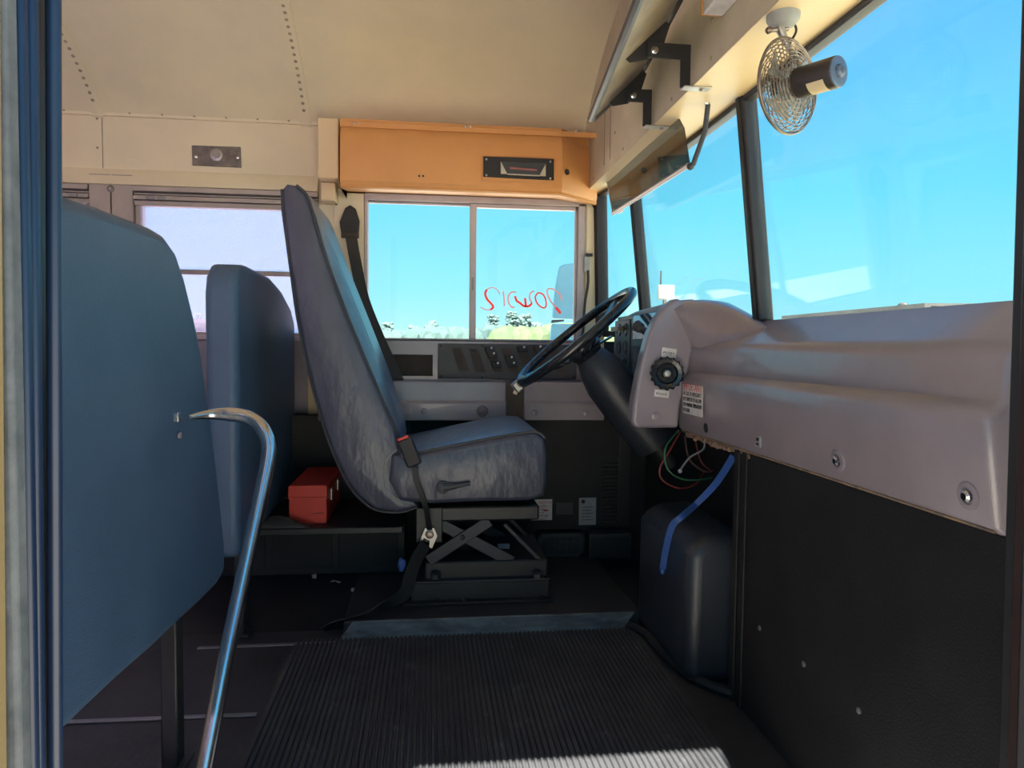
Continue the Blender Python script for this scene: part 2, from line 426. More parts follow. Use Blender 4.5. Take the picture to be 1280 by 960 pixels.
# lower inner lining grey behind barriers
MB().box(XB, -.42, YW - .012, YW - .001, 0, SILL - .012).build('lower_lining', M['dash'], wall_d)
MB().box(XB, -.42, YW - .035, YW - .001, SILL - .012, SILL + .006).build('sill_cap', M['alu'], wall_d, bevel=.003)
MB().box(P(387, 450, YW).x, P(402, 450, YW).x, YW - .045, YW - .013, .55, SILL - .013).build('lining_trim', M['soffit'], wall_d, bevel=.002)
# light strip panel above the windows
hz0, hz1 = P(250, 236, YW).z, P(250, 225, YW).z
MB().prism([(XB, YW - .001, hz0 - .004), (XB, YW - .030, hz0), (XB, YW - .022, hz1), (XB, YW - .001, hz1 + .03)], (-.42 - XB, 0, 0)).build('header_strip', M['cream'], wall_d, bevel=.002)
# rivets on the wall-top seam
rv = MB()
def rivet(mb, p, n, r=.0048):
    mb.lathe(p, n, [(-.001, r), (.0015, r * .9), (.0028, r * .5)], 8)
zt = P(250, 146, YW).z
x = -2.9
while x < -.43:
    rivet(rv, (x, YW - .010, 1.688), (0, -1, .2)); x += .113
for z in (1.665, 1.56): rivet(rv, (SEAM1 - .02, YW - .0005, z), (0, -1, 0))
rv.build('rivet', M['rivet'], wall_d, kind='stuff')
MB().box(XB, -.42, YW - .010, YW - .0003, 1.676, 1.70).build('seam_flange', M['ceiling'], wall_d)
MB().box(SEAM1 - .003, SEAM1 - .0015, YW - .001, YW + .001, WTOP, 1.675).build('seam', M['black'], wall_d)

# ---- windows on the driver side
def side_window(n, x0, x1, sash=True):
    f = MB(); y = YW - .006; t = .018
    f.box(x0, x1, y, YW + .04, SILL, SILL + t).box(x0, x1, y, YW + .04, WTOP - .004, WTOP)
    f.box(x0, x0 + t, y, YW + .04, SILL, WTOP).box(x1 - t, x1, y, YW + .04, SILL, WTOP)
    fr = struct(f.build('window_%d' % n, M['alu2'], bevel=.002))
    # layered top rails
    zr = lambda q: P(250, q, YW).z
    for nm_, qa, qb, dd in (('top_rail', 243, 237, .030), ('top_rail', 246.5, 244.5, .014), ('top_rail', 253, 248, .024), ('top_rail', 260, 254, .016)):
        MB().box(x0, x1, YW - dd, YW - .0065 + .02 * (qa > 244), zr(qa), zr(qb)).build(nm_, M['alu2'], fr, bevel=.0015)
    MB().box(x0, x1, YW - .006, YW + .02, zr(259), WTOP + .002).build('rail_backing', M['panel_dark'], fr)
    for fx in (x0 + .06, x0 + .10, x1 - .05):
        MB().box(fx - .014, fx + .014, YW - .030, YW - .0245, zr(253), zr(249)).build('latch', M['gray'], fr, bevel=.001)
    zb = P(290, 341, YW).z
    MB().box(x0 + t, x1 - t, YW + .002, YW + .02, zb - .009, zb + .009).build('sash_bar', M['alu2'], fr, bevel=.002)
    MB().box(x0 + t, x1 - t, YW + .010, YW + .014, SILL + t, zb - .009).build('pane', M['g_rear'], fr)
    MB().box(x0 + t, x1 - t, YW + .010, YW + .014, zb + .009, zr(258)).build('pane', M['g_rear'], fr)
    return fr
for i, (a, b) in enumerate(wins): side_window(i + 1, a, b)
# window post between rear windows with round screw
for i, (pa, pb) in enumerate([(wins[0][1], wins[1][0]), (wins[1][1], wins[2][0])]):
    po = struct(MB().box(pa + .002, (pa + pb) / 2 - .002, YW - .022, YW - .001, SILL, WTOP + .045).box((pa + pb) / 2 + .002, pb - .002, YW - .022, YW - .001, SILL, WTOP + .045).build('trim_%d' % (i + 1), M['alu2'], bevel=.002))
    bolt(po, ((pa + pb) / 2, YW - .022, WTOP - .008), (0, -1, 0), .013, 'washer', 'galv', .003)
    bolt(po, ((pa + pb) / 2, YW - .025, WTOP - .008), (0, -1, 0), .006, 'screw', 'steel', .004)

# driver window, sliding
f = MB(); t = .020
f.box(DL - .008, DR + .012, YW - .012, YW + .04, WTOP - .012, WTOP + .014).box(DL - .008, DR + .012, YW - .012, YW + .04, SILL - .004, SILL + .004)
f.box(DL - .008, DL + .006, YW - .012, YW + .04, SILL, WTOP).box(DR - .016, DR + .012, YW - .012, YW + .04, SILL, WTOP)
dwin = struct(f.build('window_4', M['alu'], bevel=.003))
mx_ = P(591, 340, YW).x
MB().box(mx_ - .013, mx_ + .013, YW - .004, YW + .022, SILL + .004, WTOP - .012).build('sash_stile', M['alu'], dwin, bevel=.003)
MB().box(mx_ - .004, mx_ + .004, YW - .009, YW - .004, P(591, 363, YW).z, P(591, 347, YW).z).build('sash_latch', M['gray'], dwin, bevel=.001)
for a, b, y in ((DL + .006, mx_, YW + .016), (mx_, DR - .016, YW + .008)):
    MB().box(a, b, y, y + .004, SILL + .012, WTOP - .02).build('pane', M['g_clear'], dwin)
MB().box(mx_ + .013, DR - .016, YW - .002, YW + .02, WTOP - .026, WTOP - .012).box(DL + .006, mx_ - .013, YW + .012, YW + .026, WTOP - .020, WTOP - .012).build('sash_rail', M['alu'], dwin, bevel=.002)
MB().box(DR - .026, DR - .016, YW - .002, YW + .02, SILL + .004, WTOP - .012).build('sash_stile', M['alu'], dwin, bevel=.002)

# mirrored marker writing on the pane
yg = YW + .0074
def stroke(pts, r, m):
    q = [P(a, b, yg) for a, b in pts]
    MB().ribbon(smooth_path(q, 5), (0, 0, 0) if False else (r * .7, 0, r * .7), .0008).build('writing', m, dwin)
def stroke2(pts, r, m):
    q = smooth_path([P(a, b, yg) for a, b in pts], 5); b = MB(); rings = []
    for i, p in enumerate(q):
        tdir = (q[min(i + 1, len(q) - 1)] - q[max(i - 1, 0)]); tdir.y = 0; tdir.normalize()
        n = Vector((-tdir.z, 0, tdir.x)) * r
        e = Vector((0, .0004, 0))
        rings.append([p - n - e, p + n - e, p + n + e, p - n + e])
    b.loft(rings).build('writing', m, dwin)
Z = lambda pts: [(590 + a / 8, 340 + b / 8) for a, b in pts]
stroke2(Z([(150, 175), (132, 215), (150, 270), (195, 320), (212, 350), (185, 378)]), .0042, M['wmark'])
stroke2(Z([(185, 378), (130, 375), (85, 350)]), .0018, M['wmark2'])
stroke2(Z([(150, 175), (200, 155), (250, 175), (278, 225)]), .0018, M['wmark2'])
stroke2(Z([(310, 190), (320, 250), (322, 340)]), .0026, M['wmark2'])
stroke2(Z([(440, 205), (400, 200), (365, 240), (365, 300), (395, 350), (425, 350)]), .0026, M['wmark2'])
stroke2(Z([(430, 240), (445, 285), (480, 310), (520, 340), (570, 340), (600, 310)]), .0042, M['wmark'])
stroke2(Z([(620, 190), (585, 210), (575, 260), (600, 310)]), .0026, M['wmark2'])
stroke2(Z([(530, 260), (535, 300), (540, 350)]), .0040, M['wmark'])
stroke2(Z([(630, 250), (660, 210), (710, 225), (740, 290), (735, 350), (700, 355), (650, 310), (630, 250)]), .0028, M['wmark'])
stroke2(Z([(900, 285), (880, 230), (840, 190), (790, 165), (750, 185), (765, 250), (800, 310), (840, 355)]), .0026, M['wmark2'])
stroke2(Z([(838, 355), (885, 412)]), .0055, M['wmark'])

# ---- ceiling shell + lining panels
def arch_strip(x0, x1, off=0.0, th=.006, y0=YE + .01, y1=YW + .0, n=26):
    rings = []
    for i in range(n + 1):
        y = y0 + (y1 - y0) * i / n
        # cosine spacing
        y = (y0 + y1) / 2 - math.cos(PI * i / n) * (y1 - y0) / 2
        z = arch(y) - off
        # normal approx
        d = .001; nz = Vector((0, -(arch(min(y + d, y1)) - arch(max(y - d, y0))) / (2 * d), 1)).normalized()
        rings.append([(x0, y - nz.y * off * 0, z), (x1, y, z), (x1, y + nz.y * th, z + nz.z * th), (x0, y + nz.y * th, z + nz.z * th)])
    return MB().loft(rings)
ceil = struct(arch_strip(XB, .92, -.03, .03, YE - .07, YW + .05).build('ceiling', M['yellow']))
for a, b in ((XB, -1.93), (-1.93, SEAM1), (SEAM1, SEAM2), (SEAM2, .62)):
    arch_strip(a + .0008, b - .0008, 0, .012).build('ceiling_panel', M['ceiling'], ceil)
for sxm in (-1.93, SEAM1, SEAM2):
    arch_strip(sxm - .034, sxm + .006, .006, .0058).build('seam_strip', M['ceiling'], ceil)
rv = MB()
for sxm in (-1.93, SEAM1, SEAM2):
    y = 2.735
    while y > YC - .3:
        z = arch(y) - .006
        d = .002; n = Vector((0, (arch(y + d) - arch(y - d)) / (2 * d), -1)).normalized()
        rivet(rv, (sxm - .014, y, z), n, .0066)
        sl = (arch(y + d) - arch(y - d)) / (2 * d)
        y -= .0285 / math.sqrt(1 + sl * sl)
rv.build('rivet', M['rivet'], ceil, kind='stuff')

# rear wall of the built length, with rear window
rw = MB().box(XB - .05, XB, YE - .05, YW + .05, -.5, .85)
rw.box(XB - .05, XB, YE - .05, YC - .45, .85, 1.45).box(XB - .05, XB, YC + .45, YW + .05, .85, 1.45).box(XB - .05, XB, YE - .02, YW + .02, 1.45, 2.0)
rwo = struct(rw.build('wall_rear', M['cream']))
MB().box(XB - .03, XB - .025, YC - .45, YC + .45, .85, 1.45).build('pane', M['g_rear'], rwo)

# ---- entrance side wall with door opening
XDL = P(76, 480, .5).x; XDR = P(1262, 480, .5).x + .004
DTOP = 1.62
ew = MB()
YE0 = YE - .06
ew.box(XB, XDL - .03, YE0, YE, -.5, SILL).box(XB, XDL - .03, YE0, YE, WTOP, 1.72)
ew.box(XDL - .03, XDR + .03, YE0, YE, DTOP, 1.72)
prev = XB; ews = [(-2.66, -2.01), (-1.93, -1.235), (-1.16, -.46)]
for a, b in ews + [(XDL - .03, None)]:
    if a > prev: ew.box(prev, a, YE0, YE, SILL, WTOP)
    prev = b
ew.box(XDR + .03, .86, YE0, YE, -.9, 1.72)
wall_e = struct(ew.build('wall_entrance_side', M['cream']))
sk = MB().box(XB, XDL - .09, YE0 - .012, YE0 - .001, -.5, SILL - .01).box(XB, XDL - .09, YE0 - .012, YE0 - .001, WTOP + .01, 1.75).box(XDR + .032, .86, YE0 - .012, YE0 - .001, -.9, 1.75).box(XDL - .09, XDR + .03, YE0 - .012, YE0 - .001, DTOP, 1.75)
for a, b in ((XB, -2.67), (-2.0, -1.94), (-1.225, -1.17), (-.45, XDL - .09)): sk.box(a, b, YE0 - .012, YE0 - .001, SILL - .01, WTOP + .01)
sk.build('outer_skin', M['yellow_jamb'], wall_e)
for i, (a, b) in enumerate(ews):
    t = .018
    fo = struct(MB().box(a, b, YE0, YE, SILL, SILL + t).box(a, b, YE0, YE, WTOP - t, WTOP).box(a, a + t, YE0, YE, SILL, WTOP).box(b - t, b, YE0, YE, SILL, WTOP).build('window_%d' % (5 + i), M['alu'], bevel=.002))
    MB().box(a + t, b - t, YE0 + .03, YE0 + .034, SILL + t, WTOP - t).build('pane', M['g_rear'], fo)
# door jamb, left: yellow body, grey seal, blue-black rubbers
def leanbox(mb, pxt, pxb, wl, wr_, y0, y1):
    a = P(pxt, 130, y0); b = P(pxb, 960, y0)
    k = (b.x - a.x) / (b.z - a.z)
    xt = a.x + k * (1.62 - a.z); xb = a.x + k * (-.9 - a.z)
    return mb.loft([[(xb + wl, y0, -.9), (xb + wr_, y0, -.9), (xb + wr_, y1, -.9), (xb + wl, y1, -.9)], [(xt + wl, y0, 1.62), (xt + wr_, y0, 1.62), (xt + wr_, y1, 1.62), (xt + wl, y1, 1.62)]])
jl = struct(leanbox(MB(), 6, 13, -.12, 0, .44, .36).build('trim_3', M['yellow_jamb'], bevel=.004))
leanbox(MB(), 26, 42, -.05, 0, .455, .441).build('grey_seal', M['seal'], jl, bevel=.003)
leanbox(MB(), 40, 53, -.04, 0, .465, .456).build('door_rubber', M['bluerub'], jl, bevel=.003)
leanbox(MB(), 53, 60, -.04, 0, .475, .466).build('door_rubber', M['bluerub'], jl, bevel=.003)
ta_, tb2 = P(67, 130, .49), P(69, 960, .49)
kx = (tb2.x - ta_.x) / (tb2.z - ta_.z)
MB().tube([(ta_.x + kx * (-.9 - ta_.z), .49, -.9), (ta_.x + kx * (1.55 - ta_.z), .49, 1.55)], .0045, 16).build('door_rubber', M['bluerub'], jl)
leanbox(MB(), 75, 78, -.03, 0, .52, .476).build('jamb_channel', M['darkpost'], jl, bevel=.002)
# right jamb: slightly leaning
jr = struct(leanbox(MB(), 1272, 1247, 0, .012, .53, .51).build('trim_4', M['darkpost'], bevel=.002))
leanbox(MB(), 1283, 1258, 0.0, .010, .505, .47).build('red_edge', M['redpost'], jr, bevel=.0015)
leanbox(MB(), 1290, 1266, 0.0, .09, .465, .42).build('outer_edge', M['darkpost'], jr, bevel=.004)

# ---- front: windshield frame, bulkhead, soffit, firewall
XWb = [(.69, 2.78), (.745, 2.64), (.79, 2.5), (.815, 2.15), (.8236, 1.67), (.8236, .56)]
def wsp(k, z):     # windshield line at height z (raked)
    x, y = XWb[k]; return Vector((x - .06 * (z - .92) / .54 * (1 if k > 0 else .3), y, z))
ZB, ZT = .915, 1.462
wf = MB()
pth = smooth_path([wsp(k, ZT) for k in range(6)], 4)
wf.ribbon([p + Vector((0, 0, .0)) for p in pth], (0, 0, .02), .03)
pthb = [p + Vector((.012, 0, -.012)) for p in smooth_path([wsp(k, ZB) for k in range(6)], 4)]
wf.ribbon(pthb, (0, 0, .012), .025)
wfr = struct(wf.build('window_8', M['winseal'], bevel=.004))
def post(k, w, name='mullion', yy=None, d=.02):
    a = wsp(k, ZB); b = wsp(k, ZT)
    MB().obox((a + b) / 2, (d, 0, 0), (0, w, 0), (b - a) / 2).build(name, M['winseal'], wfr, bevel=.006)
    MB().obox((a + b) / 2 + Vector((-d, 0, 0)), (.004, 0, 0), (0, w * .45, 0), (b - a) / 2).build('mullion_rib', M['rubber'], wfr, bevel=.002)
post(2, .011); post(4, .020); post(0, .030, d=.024); post(5, .03)
for k0, k1 in ((0, 2), (2, 4), (4, 5)):
    r = []
    for k in range(k0, k1 + 1):
        a = wsp(k, ZB); b = wsp(k, ZT); r.append([a, b, b + Vector((.005, .001, 0)), a + Vector((.005, .001, 0))])
    MB().loft(r).build('pane', M['g_wind'], wfr)
XBK = .605
zs = PX(750, 216, XBK).z
bz = .84 + 1.015 * XBK
zsf = ZT - .005
wallf = MB()
wallf.box(XBK, XBK + .02, YE, YW, bz, 2.05)
wall_f = struct(wallf.build('wall_front', M['bulkhead']))
# soffit strip following the windshield curve
rings = []
for p in smooth_path([wsp(k, zsf) for k in range(6)], 4):
    p = Vector((p.x, min(max(p.y, YE), YW), p.z))
    rings.append([(XBK + .0005, p.y, bz - .001), (p.x + .02, p.y, zsf - .002), (p.x + .02, p.y, zsf + .03), (XBK + .0205, p.y, bz + .03), (XBK + .0205, p.y, bz - .0005), (XBK + .0005, p.y, bz - .0005)])
MB().loft(rings).build('soffit', M['soffit'], wall_f)
rings = []
for p in smooth_path([wsp(k, ZT) for k in range(6)], 4):
    rings.append([(p.x + .012, p.y, ZT + .02), (p.x + .05, p.y, ZT + .02), (p.x + .09, p.y, 2.05), (p.x + .05, p.y, 2.05)])
MB().loft(rings).build('front_cap', M['yellow'], wall_f)
# panel seams on the bulkhead
MB().box(XBK - .0015, XBK, 2.36, 2.364, bz + .03, 1.75).box(XBK - .0015, XBK, 2.44, 2.443, bz + .03, 1.75).build('seam', M['mirrorback'], wall_f)
rv = MB()
for yq in (2.6, 2.2, 1.75, 1.5, 1.2): rivet(rv, (XBK, yq, bz + .02), (-1, 0, 0), .006)
for yq in (2.3, 1.98, 1.5): rivet(rv, (XBK, yq, bz + .10), (-1, 0, 0), .006)
rv.build('rivet', M['rivet'], wall_f, kind='stuff')
# firewall below windshield
fwm = MB().box(.845, .88, YE, YW, -.9, ZB - .03)
fwm.box(.70, .88, YW, YW + .05, -.5, SILL)
fw = struct(fwm.build('wall_firewall', M['blackwall']))
MB().box(.835, .8445, 2.0, 2.5, .10, .27).build('rust_patch', M['brown'], fw)
# driver-side A pillar face between window and windshield
apx = P(733, 300, YW).x
ap = struct(MB().prism([(DR + .013, YW - .001, SILL), (.672, YW - .001, SILL), (.672, YW - .012, SILL), (DR + .02, YW - .010, SILL)], (0, 0, 1.47 - SILL)).build('trim_5', M['cream'], bevel=.002))
# pillar between the windows
MB().box(P(418, 340, YW).x, DL - .009, YW - .012, YW - .001, SILL, WTOP + .01).build('pillar_face', M['cream'], wall_d, bevel=.002)

# unseen yellow hood, added to bounce sunlight up to the soffit
hd = thing('bus_hood', (1.4, 1.665, -.1), 'unseen yellow bus hood below the windshield, added to bounce sunlight', 'hood')
MB().prism([(.87, .75, -.4), (.87, .62, .3), (.87, .9, .62), (.87, 2.43, .62), (.87, 2.7, .3), (.87, 2.58, -.4)], (1.0, 0, -.08)).build('hood_shell', M['yellow'], hd, bevel=.06, seg=4)

# ================================================================== PASSENGER-SIDE DASH
XD = .73
XCB = PX(1252, 640, XD)
YN, YF = PX(1262, 500, XD).y, 1.95
dz0 = .84 - .318 * XD
dash = thing('passenger_dash', (XD + .04, 1.4, .6), 'long mauve-grey moulded dash panel running from the door to the round-knob housing', 'dashboard')
prof = [(XD, dz0), (XD - .012, dz0 + .012), (XD - .030, .756), (XD - .020, .772), (XD - .006, .780), (XD - .004, .835), (XD + .004, .853), (XD + .018, .862), (XD + .075, .902), (XD + .092, .916), (XD + .096, .89), (XD + .075, .86), (XD + .02, .82), (XD + .02, dz0)]
rings = []
for i in range(13):
    y = YN + (YF - YN) * i / 12
    k = 0
    if i == 0: k = .012
    rings.append([(x + k, y, z - (0 if z < .6 else k * .5)) for x, z in prof])
rings[1] = [(p[0] - 0, YN + .012, p[2]) for p in [(x, 0, z) for x, z in prof]]
MB().loft(rings).build('panel', M['dash'], dash, angle=50)
# rolled lower edge with exposed rusty foam at the far end
MB().tube([(XD - .003, YN + .01, dz0 + .003), (XD - .003, YF, dz0 + .003)], .0035, 6).build('lower_edge', M['dash_rust'], dash)
ed = MB()
for i in range(22):
    y = 1.54 + .4 * i / 22 + random.uniform(-.004, .004); ed.ball((XD + .004, y, dz0 - .004 + random.uniform(-.006, .004)), .012, 1, (.6, 1.2, .8), .25)
ed.build('torn_foam', M['dash_rust'], dash, kind='stuff')
def facept(px, py):
    # point on the lower face of the dash
    z = .84; x = XD
    for _ in range(6):
        p = PX(px, py, x); tt = (p.z - dz0) / (.756 - dz0); x = XD - .012 - .018 * tt
    return PX(px, py, x)
fn = Vector((-1, 0, -.1)).normalized()
for (px_, py_, r) in ((1210, 620, .0085), (1047, 576, .0085)):
    q = facept(px_, py_)
    MB().lathe(q, fn, [(-.004, .020), (.001, .019), (.002, .012), (-.001, .010)], 20).build('dimple', M['dash'], dash)
    bolt(dash, q, fn, r, 'bolt', 'chrome', .007)
q = facept(948, 552); MB().obox(q, (.001, 0, 0), (0, .011, 0), (0, 0, .012)).build('clip_plate', M['silver'], dash)
bolt(dash, q + Vector((-.002, 0, .005)), fn, .004, 'screw', 'ink', .003); bolt(dash, q + Vector((-.002, 0, -.006)), fn, .003, 'screw', 'ink', .003)
q = facept(882, 535)
MB().lathe(q, fn, [(-.001, .013), (.0005, .0125), (.001, .009), (-.004, .008)], 14).build('bolt_hole', M['ink'], dash)

# warning sticker
st_a, st_b, st_c, st_d = facept(857, 479), facept(880, 481), facept(881, 521), facept(853, 516)
stc = (st_a + st_b + st_c + st_d) / 4
ny = Vector((0, -1, 0)); up = Vector((-.02, 0, 1)).normalized()
hw = abs(st_a.y - st_b.y) / 2 + .006; hh = abs(st_b.z - st_c.z) / 2
sq = stc + Vector((-.0035, 0, 0))
sto = tag(MB().obox(sq, (.0004, 0, 0), (0, hw, 0), up * hh).build('sticker', M['white']), 'white warning sticker with red heading on the dash beside the round black knob', 'sticker')
for i, (tx, m_) in enumerate((('IMPORTANT', 'redink'), ('IN CASE OF EMERGENCY', 'ink'), ('PUT SWITCH TO ALLOW', 'ink'), ('FOR MANUAL OPERATION', 'ink'), ('OF DOOR', 'ink'))):
    sz = .0245 if i == 0 else .0118
    text('lettering', tx, sz * (hw / .055), sq + Vector((-.0008, hw * .92, hh * (.56 - .36 * i) if i else hh * .52)), (0, -1, 0), up, M[m_], sto, fit=2 * hw * (.92 if i < 4 else .35) * .98)

# black step-well front panel
bw = struct(MB().box(XD + .002, XD + .03, YE, 1.60, -.9, dz0 - .002).box(XD - .004, XD + .0018, 1.535, 1.56, -.9, dz0 - .004).box(XD - .004, XD + .0018, 1.575, 1.60, -.9, dz0 - .004).build('wall_step_well', M['blackwall'], bevel=.002))
for (px_, py_) in ((1005, 830), (1074, 888), (950, 785)):
    q = PX(px_, py_, XD + .002); bolt(bw, q, (-1, 0, 0), .006, 'screw', 'steel', .003)

# ================================================================== INSTRUMENT HOUSING
YH = 1.90
ih = thing('instrument_housing', (.66, 2.1, .6), 'mauve-grey domed instrument housing with big round black knob on its flat side', 'instrument panel')
pts = [(790, 528), (793, 500), (797, 477), (804, 445), (812, 416), (822, 396), (834, 381), (847, 372), (857, 379), (864, 400), (867, 440), (860, 470), (851, 505), (848, 535), (796, 535)]
poly = [P(a, b, YH) for a, b in pts]
MB().prism([(p.x, YH, p.z) for p in poly], (0, .055, 0)).build('side_cheek', M['dash'], ih, bevel=.009, seg=3, angle=40)
# body behind the cheek
top = .972
body = [(.690, .80), (.688, .965), (.70, .982), (.74, .986), (.80, .968), (.812, .93), (.812, .70), (.72, .66)]
rings = []
for y, s in ((1.93, .0), (2.1, -.003), (2.35, -.010), (2.50, -.020), (2.62, -.035), (2.74, -.06)):
    rings.append([(min(x + (.05 * (y - 2.45) / .3 if y > 2.45 and x < .72 else 0), .812 - .08 * max(0, (y - 2.5)) / .25), y, z + (s if z > .9 else 0)) for x, z in body])
MB().loft(rings).build('hood_body', M['dash'], ih, bevel=.006, angle=50)
# fairing that runs down to the passenger dash along the windshield
rings = []
for y, xl_, zt_, z0 in ((1.60, .788, .902, .896), (1.66, .768, .924, .882), (1.73, .748, .948, .866), (1.80, .728, .968, .868), (1.86, .700, .984, .905), (1.905, .672, .989, .962), (1.96, .664, .988, .972)):
    r = []
    n = 10
    for k in range(n + 1):
        a = k / n; x = xl_ + (.818 - xl_) * a
        z = z0 + (zt_ - z0) * math.sin(min(1, a * 1.25) * PI / 2) ** .8 - .012 * a * a
        r.append((x, y, z))
    r.append((.818, y, .80)); r.append((max(xl_, XD + .03), y, .80))
    rings.append(r)
MB().loft(rings).build('fairing', M['dash'], ih, angle=60)
bolt(ih, P(820, 520, YH), (0, -1, 0), .012, 'cover_plug', 'dash', .004)
# round scalloped knob
kc = P(832, 467, YH); kn = Vector((-.15, -1, .05)).normalized()
kk = MB(); u = kn.orthogonal().normalized(); v = kn.cross(u); rings = []
for d, r, am in ((0, .030, 0), (.008, .040, .0), (.012, .045, .0025), (.024, .045, .003), (.028, .040, .001), (.026, .030, 0), (.018, .026, 0), (.018, .016, 0), (.030, .012, 0), (.032, .001, 0)):
    rings.append([kc + kn * d + (u * math.cos(2 * PI * k / 64) + v * math.sin(2 * PI * k / 64)) * (r + am * math.cos(16 * 2 * PI * k / 64)) for k in range(64)])
ko = kk.loft(rings).build('valve_knob', M['steelwheel'], ih)
MB().lathe(kc + kn * .030, kn, [(0, .009), (.003, .008), (.004, .003)], 12).build('knob_emblem', M['steel'], ih)
def small_label(px_, py_, w_, h_, body_):
    c = P(px_, py_, YH) + Vector((0, -.0012, 0))
    x = Vector((1, 0, -.12)).normalized(); z = Vector((.12, 0, 1)).normalized()
    lo = MB().obox(c, x * w_, (0, .0006, 0), z * h_).build('sticker', M['white'], ih)
    text('lettering', body_, .0095, c - x * w_ * .8 - z * .004 + Vector((0, -.001, 0)), x, z, M['ink'], lo, fit=w_ * 1.5)
small_label(836, 441, .021, .013, 'PUSH'); small_label(827, 492, .021, .010, 'RELEASE')
# gauge cluster on the driver-facing side
XG = .689
def gb(y0, y1, z0, z1, m, nm, x=XG, th=.006, bev=.002):
    return MB().box(x - th, x, y0, y1, z0, z1).build(nm, M[m], ih, bevel=bev)
gb(1.962, 2.50, .73, .958, 'darkpost', 'gauge_panel', th=.010)
gb(1.985, 2.29, .875, .955, 'gaugeglass', 'gauge_lens', XG - .010, .004)
gb(1.985, 2.29, .76, .855, 'gaugeglass', 'gauge_lens', XG - .010, .004)
gb(2.33, 2.52, .76, .945, 'panel_dark', 'gauge_plate', XG - .010, .004)
MB().tube([(XG - .014, 1.965, .865), (XG - .014, 2.18, .865)], .006, 8).build('bezel_bar', M['darkpost'], ih)
for yy_, zz in ((2.38, .91), (2.46, .91), (2.38, .85), (2.46, .85), (2.38, .79), (2.46, .79)):
    MB().lathe((XG - .014, yy_, zz), (-1, 0, 0), [(0, .023), (.004, .022), (.004, .018), (.002, .017)], 20).build('gauge', M['motor'], ih)
MB().lathe(P(812, 418, 2.02), P(793, 405, 2.06) - P(812, 418, 2.02), [(-.02, .011), (.03, .011), (.036, .016), (.055, .017), (.060, .012)], 18).build('shift_knob', M['panel_dark'], ih)
ky = P(771, 410, 2.40)
MB().lathe(ky, (-1, -.2, .1), [(-.05, .009), (.0, .009), (.004, .006)], 14).build('ignition_lock', M['steel'], ih)
MB().obox(ky + Vector((-.012, -.01, -.004)), (.012, 0, .002), (0, .0012, 0), (0, 0, .008)).build('key', M['steel'], ih)

# ================================================================== STEERING WHEEL + COLUMN
WY = 2.28
wl = P(648, 480, WY); wr2 = P(787, 364, WY)
wc = (wl + wr2) / 2; R = (wr2 - wl).length / 2 - .004
e1 = (wr2 - wl).normalized(); e2 = Vector((0.02, 1, 0)).normalized(); wn = e1.cross(e2).normalized()
if wn.z < 0: wn = -wn
e2 = wn.cross(e1).normalized()
sw = thing('steering_wheel', wc, 'large black steering wheel with its rim worn to bare metal at the bottom', 'steering wheel')
MB().tube([wc + (e1 * math.cos(a) + e2 * math.sin(a)) * R for a in [2 * PI * i / 72 for i in range(72)]], .0155, 12, loop=True).build('rim', M['steelwheel'], sw)
hubc = wc - wn * .055
MB().lathe(hubc, wn, [(-.03, .045), (0, .062), (.02, .060), (.032, .045), (.036, .01)], 28).build('hub', M['steelwheel'], sw)
MB().lathe(hubc, wn, [(.030, .034), (.040, .030), (.043, .005)], 24).build('horn_button', M['chrome'], sw)
for a in (math.radians(25), math.radians(155), math.radians(270)):
    d = e1 * math.cos(a) + e2 * math.sin(a); s_ = wn.cross(d)
    rings = []
    for tt in (0.2, .45, .75, 1.0):
        p = hubc + d * R * tt + wn * .055 * max(0, (tt - .2) / .8) ** 1.3; ww = .030 - .012 * tt
        rings.append([p - s_ * ww - wn * .006, p + s_ * ww - wn * .006, p + s_ * ww + wn * .006, p - s_ * ww + wn * .006])
    MB().loft(rings).build('spoke', M['steelwheel'], sw, bevel=.004)
q = wl
MB().obox(q + e1 * .006 + Vector((0, -.012, -.003)), e1 * .026, e2 * .026, wn * .0175).build('worn_core', M['steel'], sw, bevel=.005)
MB().obox(q + Vector((-.008, -.015, -.018)), (.006, 0, .014), (0, .004, 0), (.006, 0, -.003)).build('worn_splinter', M['beige'], sw)
stc_ = thing('steering_column', hubc - wn * .3, 'thick dark steering column cover slanting down behind the instrument housing', 'steering column')
cend = hubc - wn * .50 + Vector((-.02, 0, 0))
a0 = hubc - wn * .025
MB().tube([a0, a0 + (cend - a0) * .10, a0 + (cend - a0) * .22, a0 + (cend - a0) * .45, a0 + (cend - a0) * .80], [.05, .068, .080, .080, .072], 24).build('shroud', M['doghouse'], stc_)
MB().tube([a0 + (cend - a0) * .5, cend], .032, 16).build('shaft', M['black'], stc_)
pa = P(733, 428, 2.2); pb_ = P(745, 436, 2.12)
MB().tube(smooth_path([P(740, 436, 2.18), P(752, 428, 2.12), P(764, 421, 2.08)], 4), .004, 8).build('turn_signal_lever', M['chrome'], stc_)

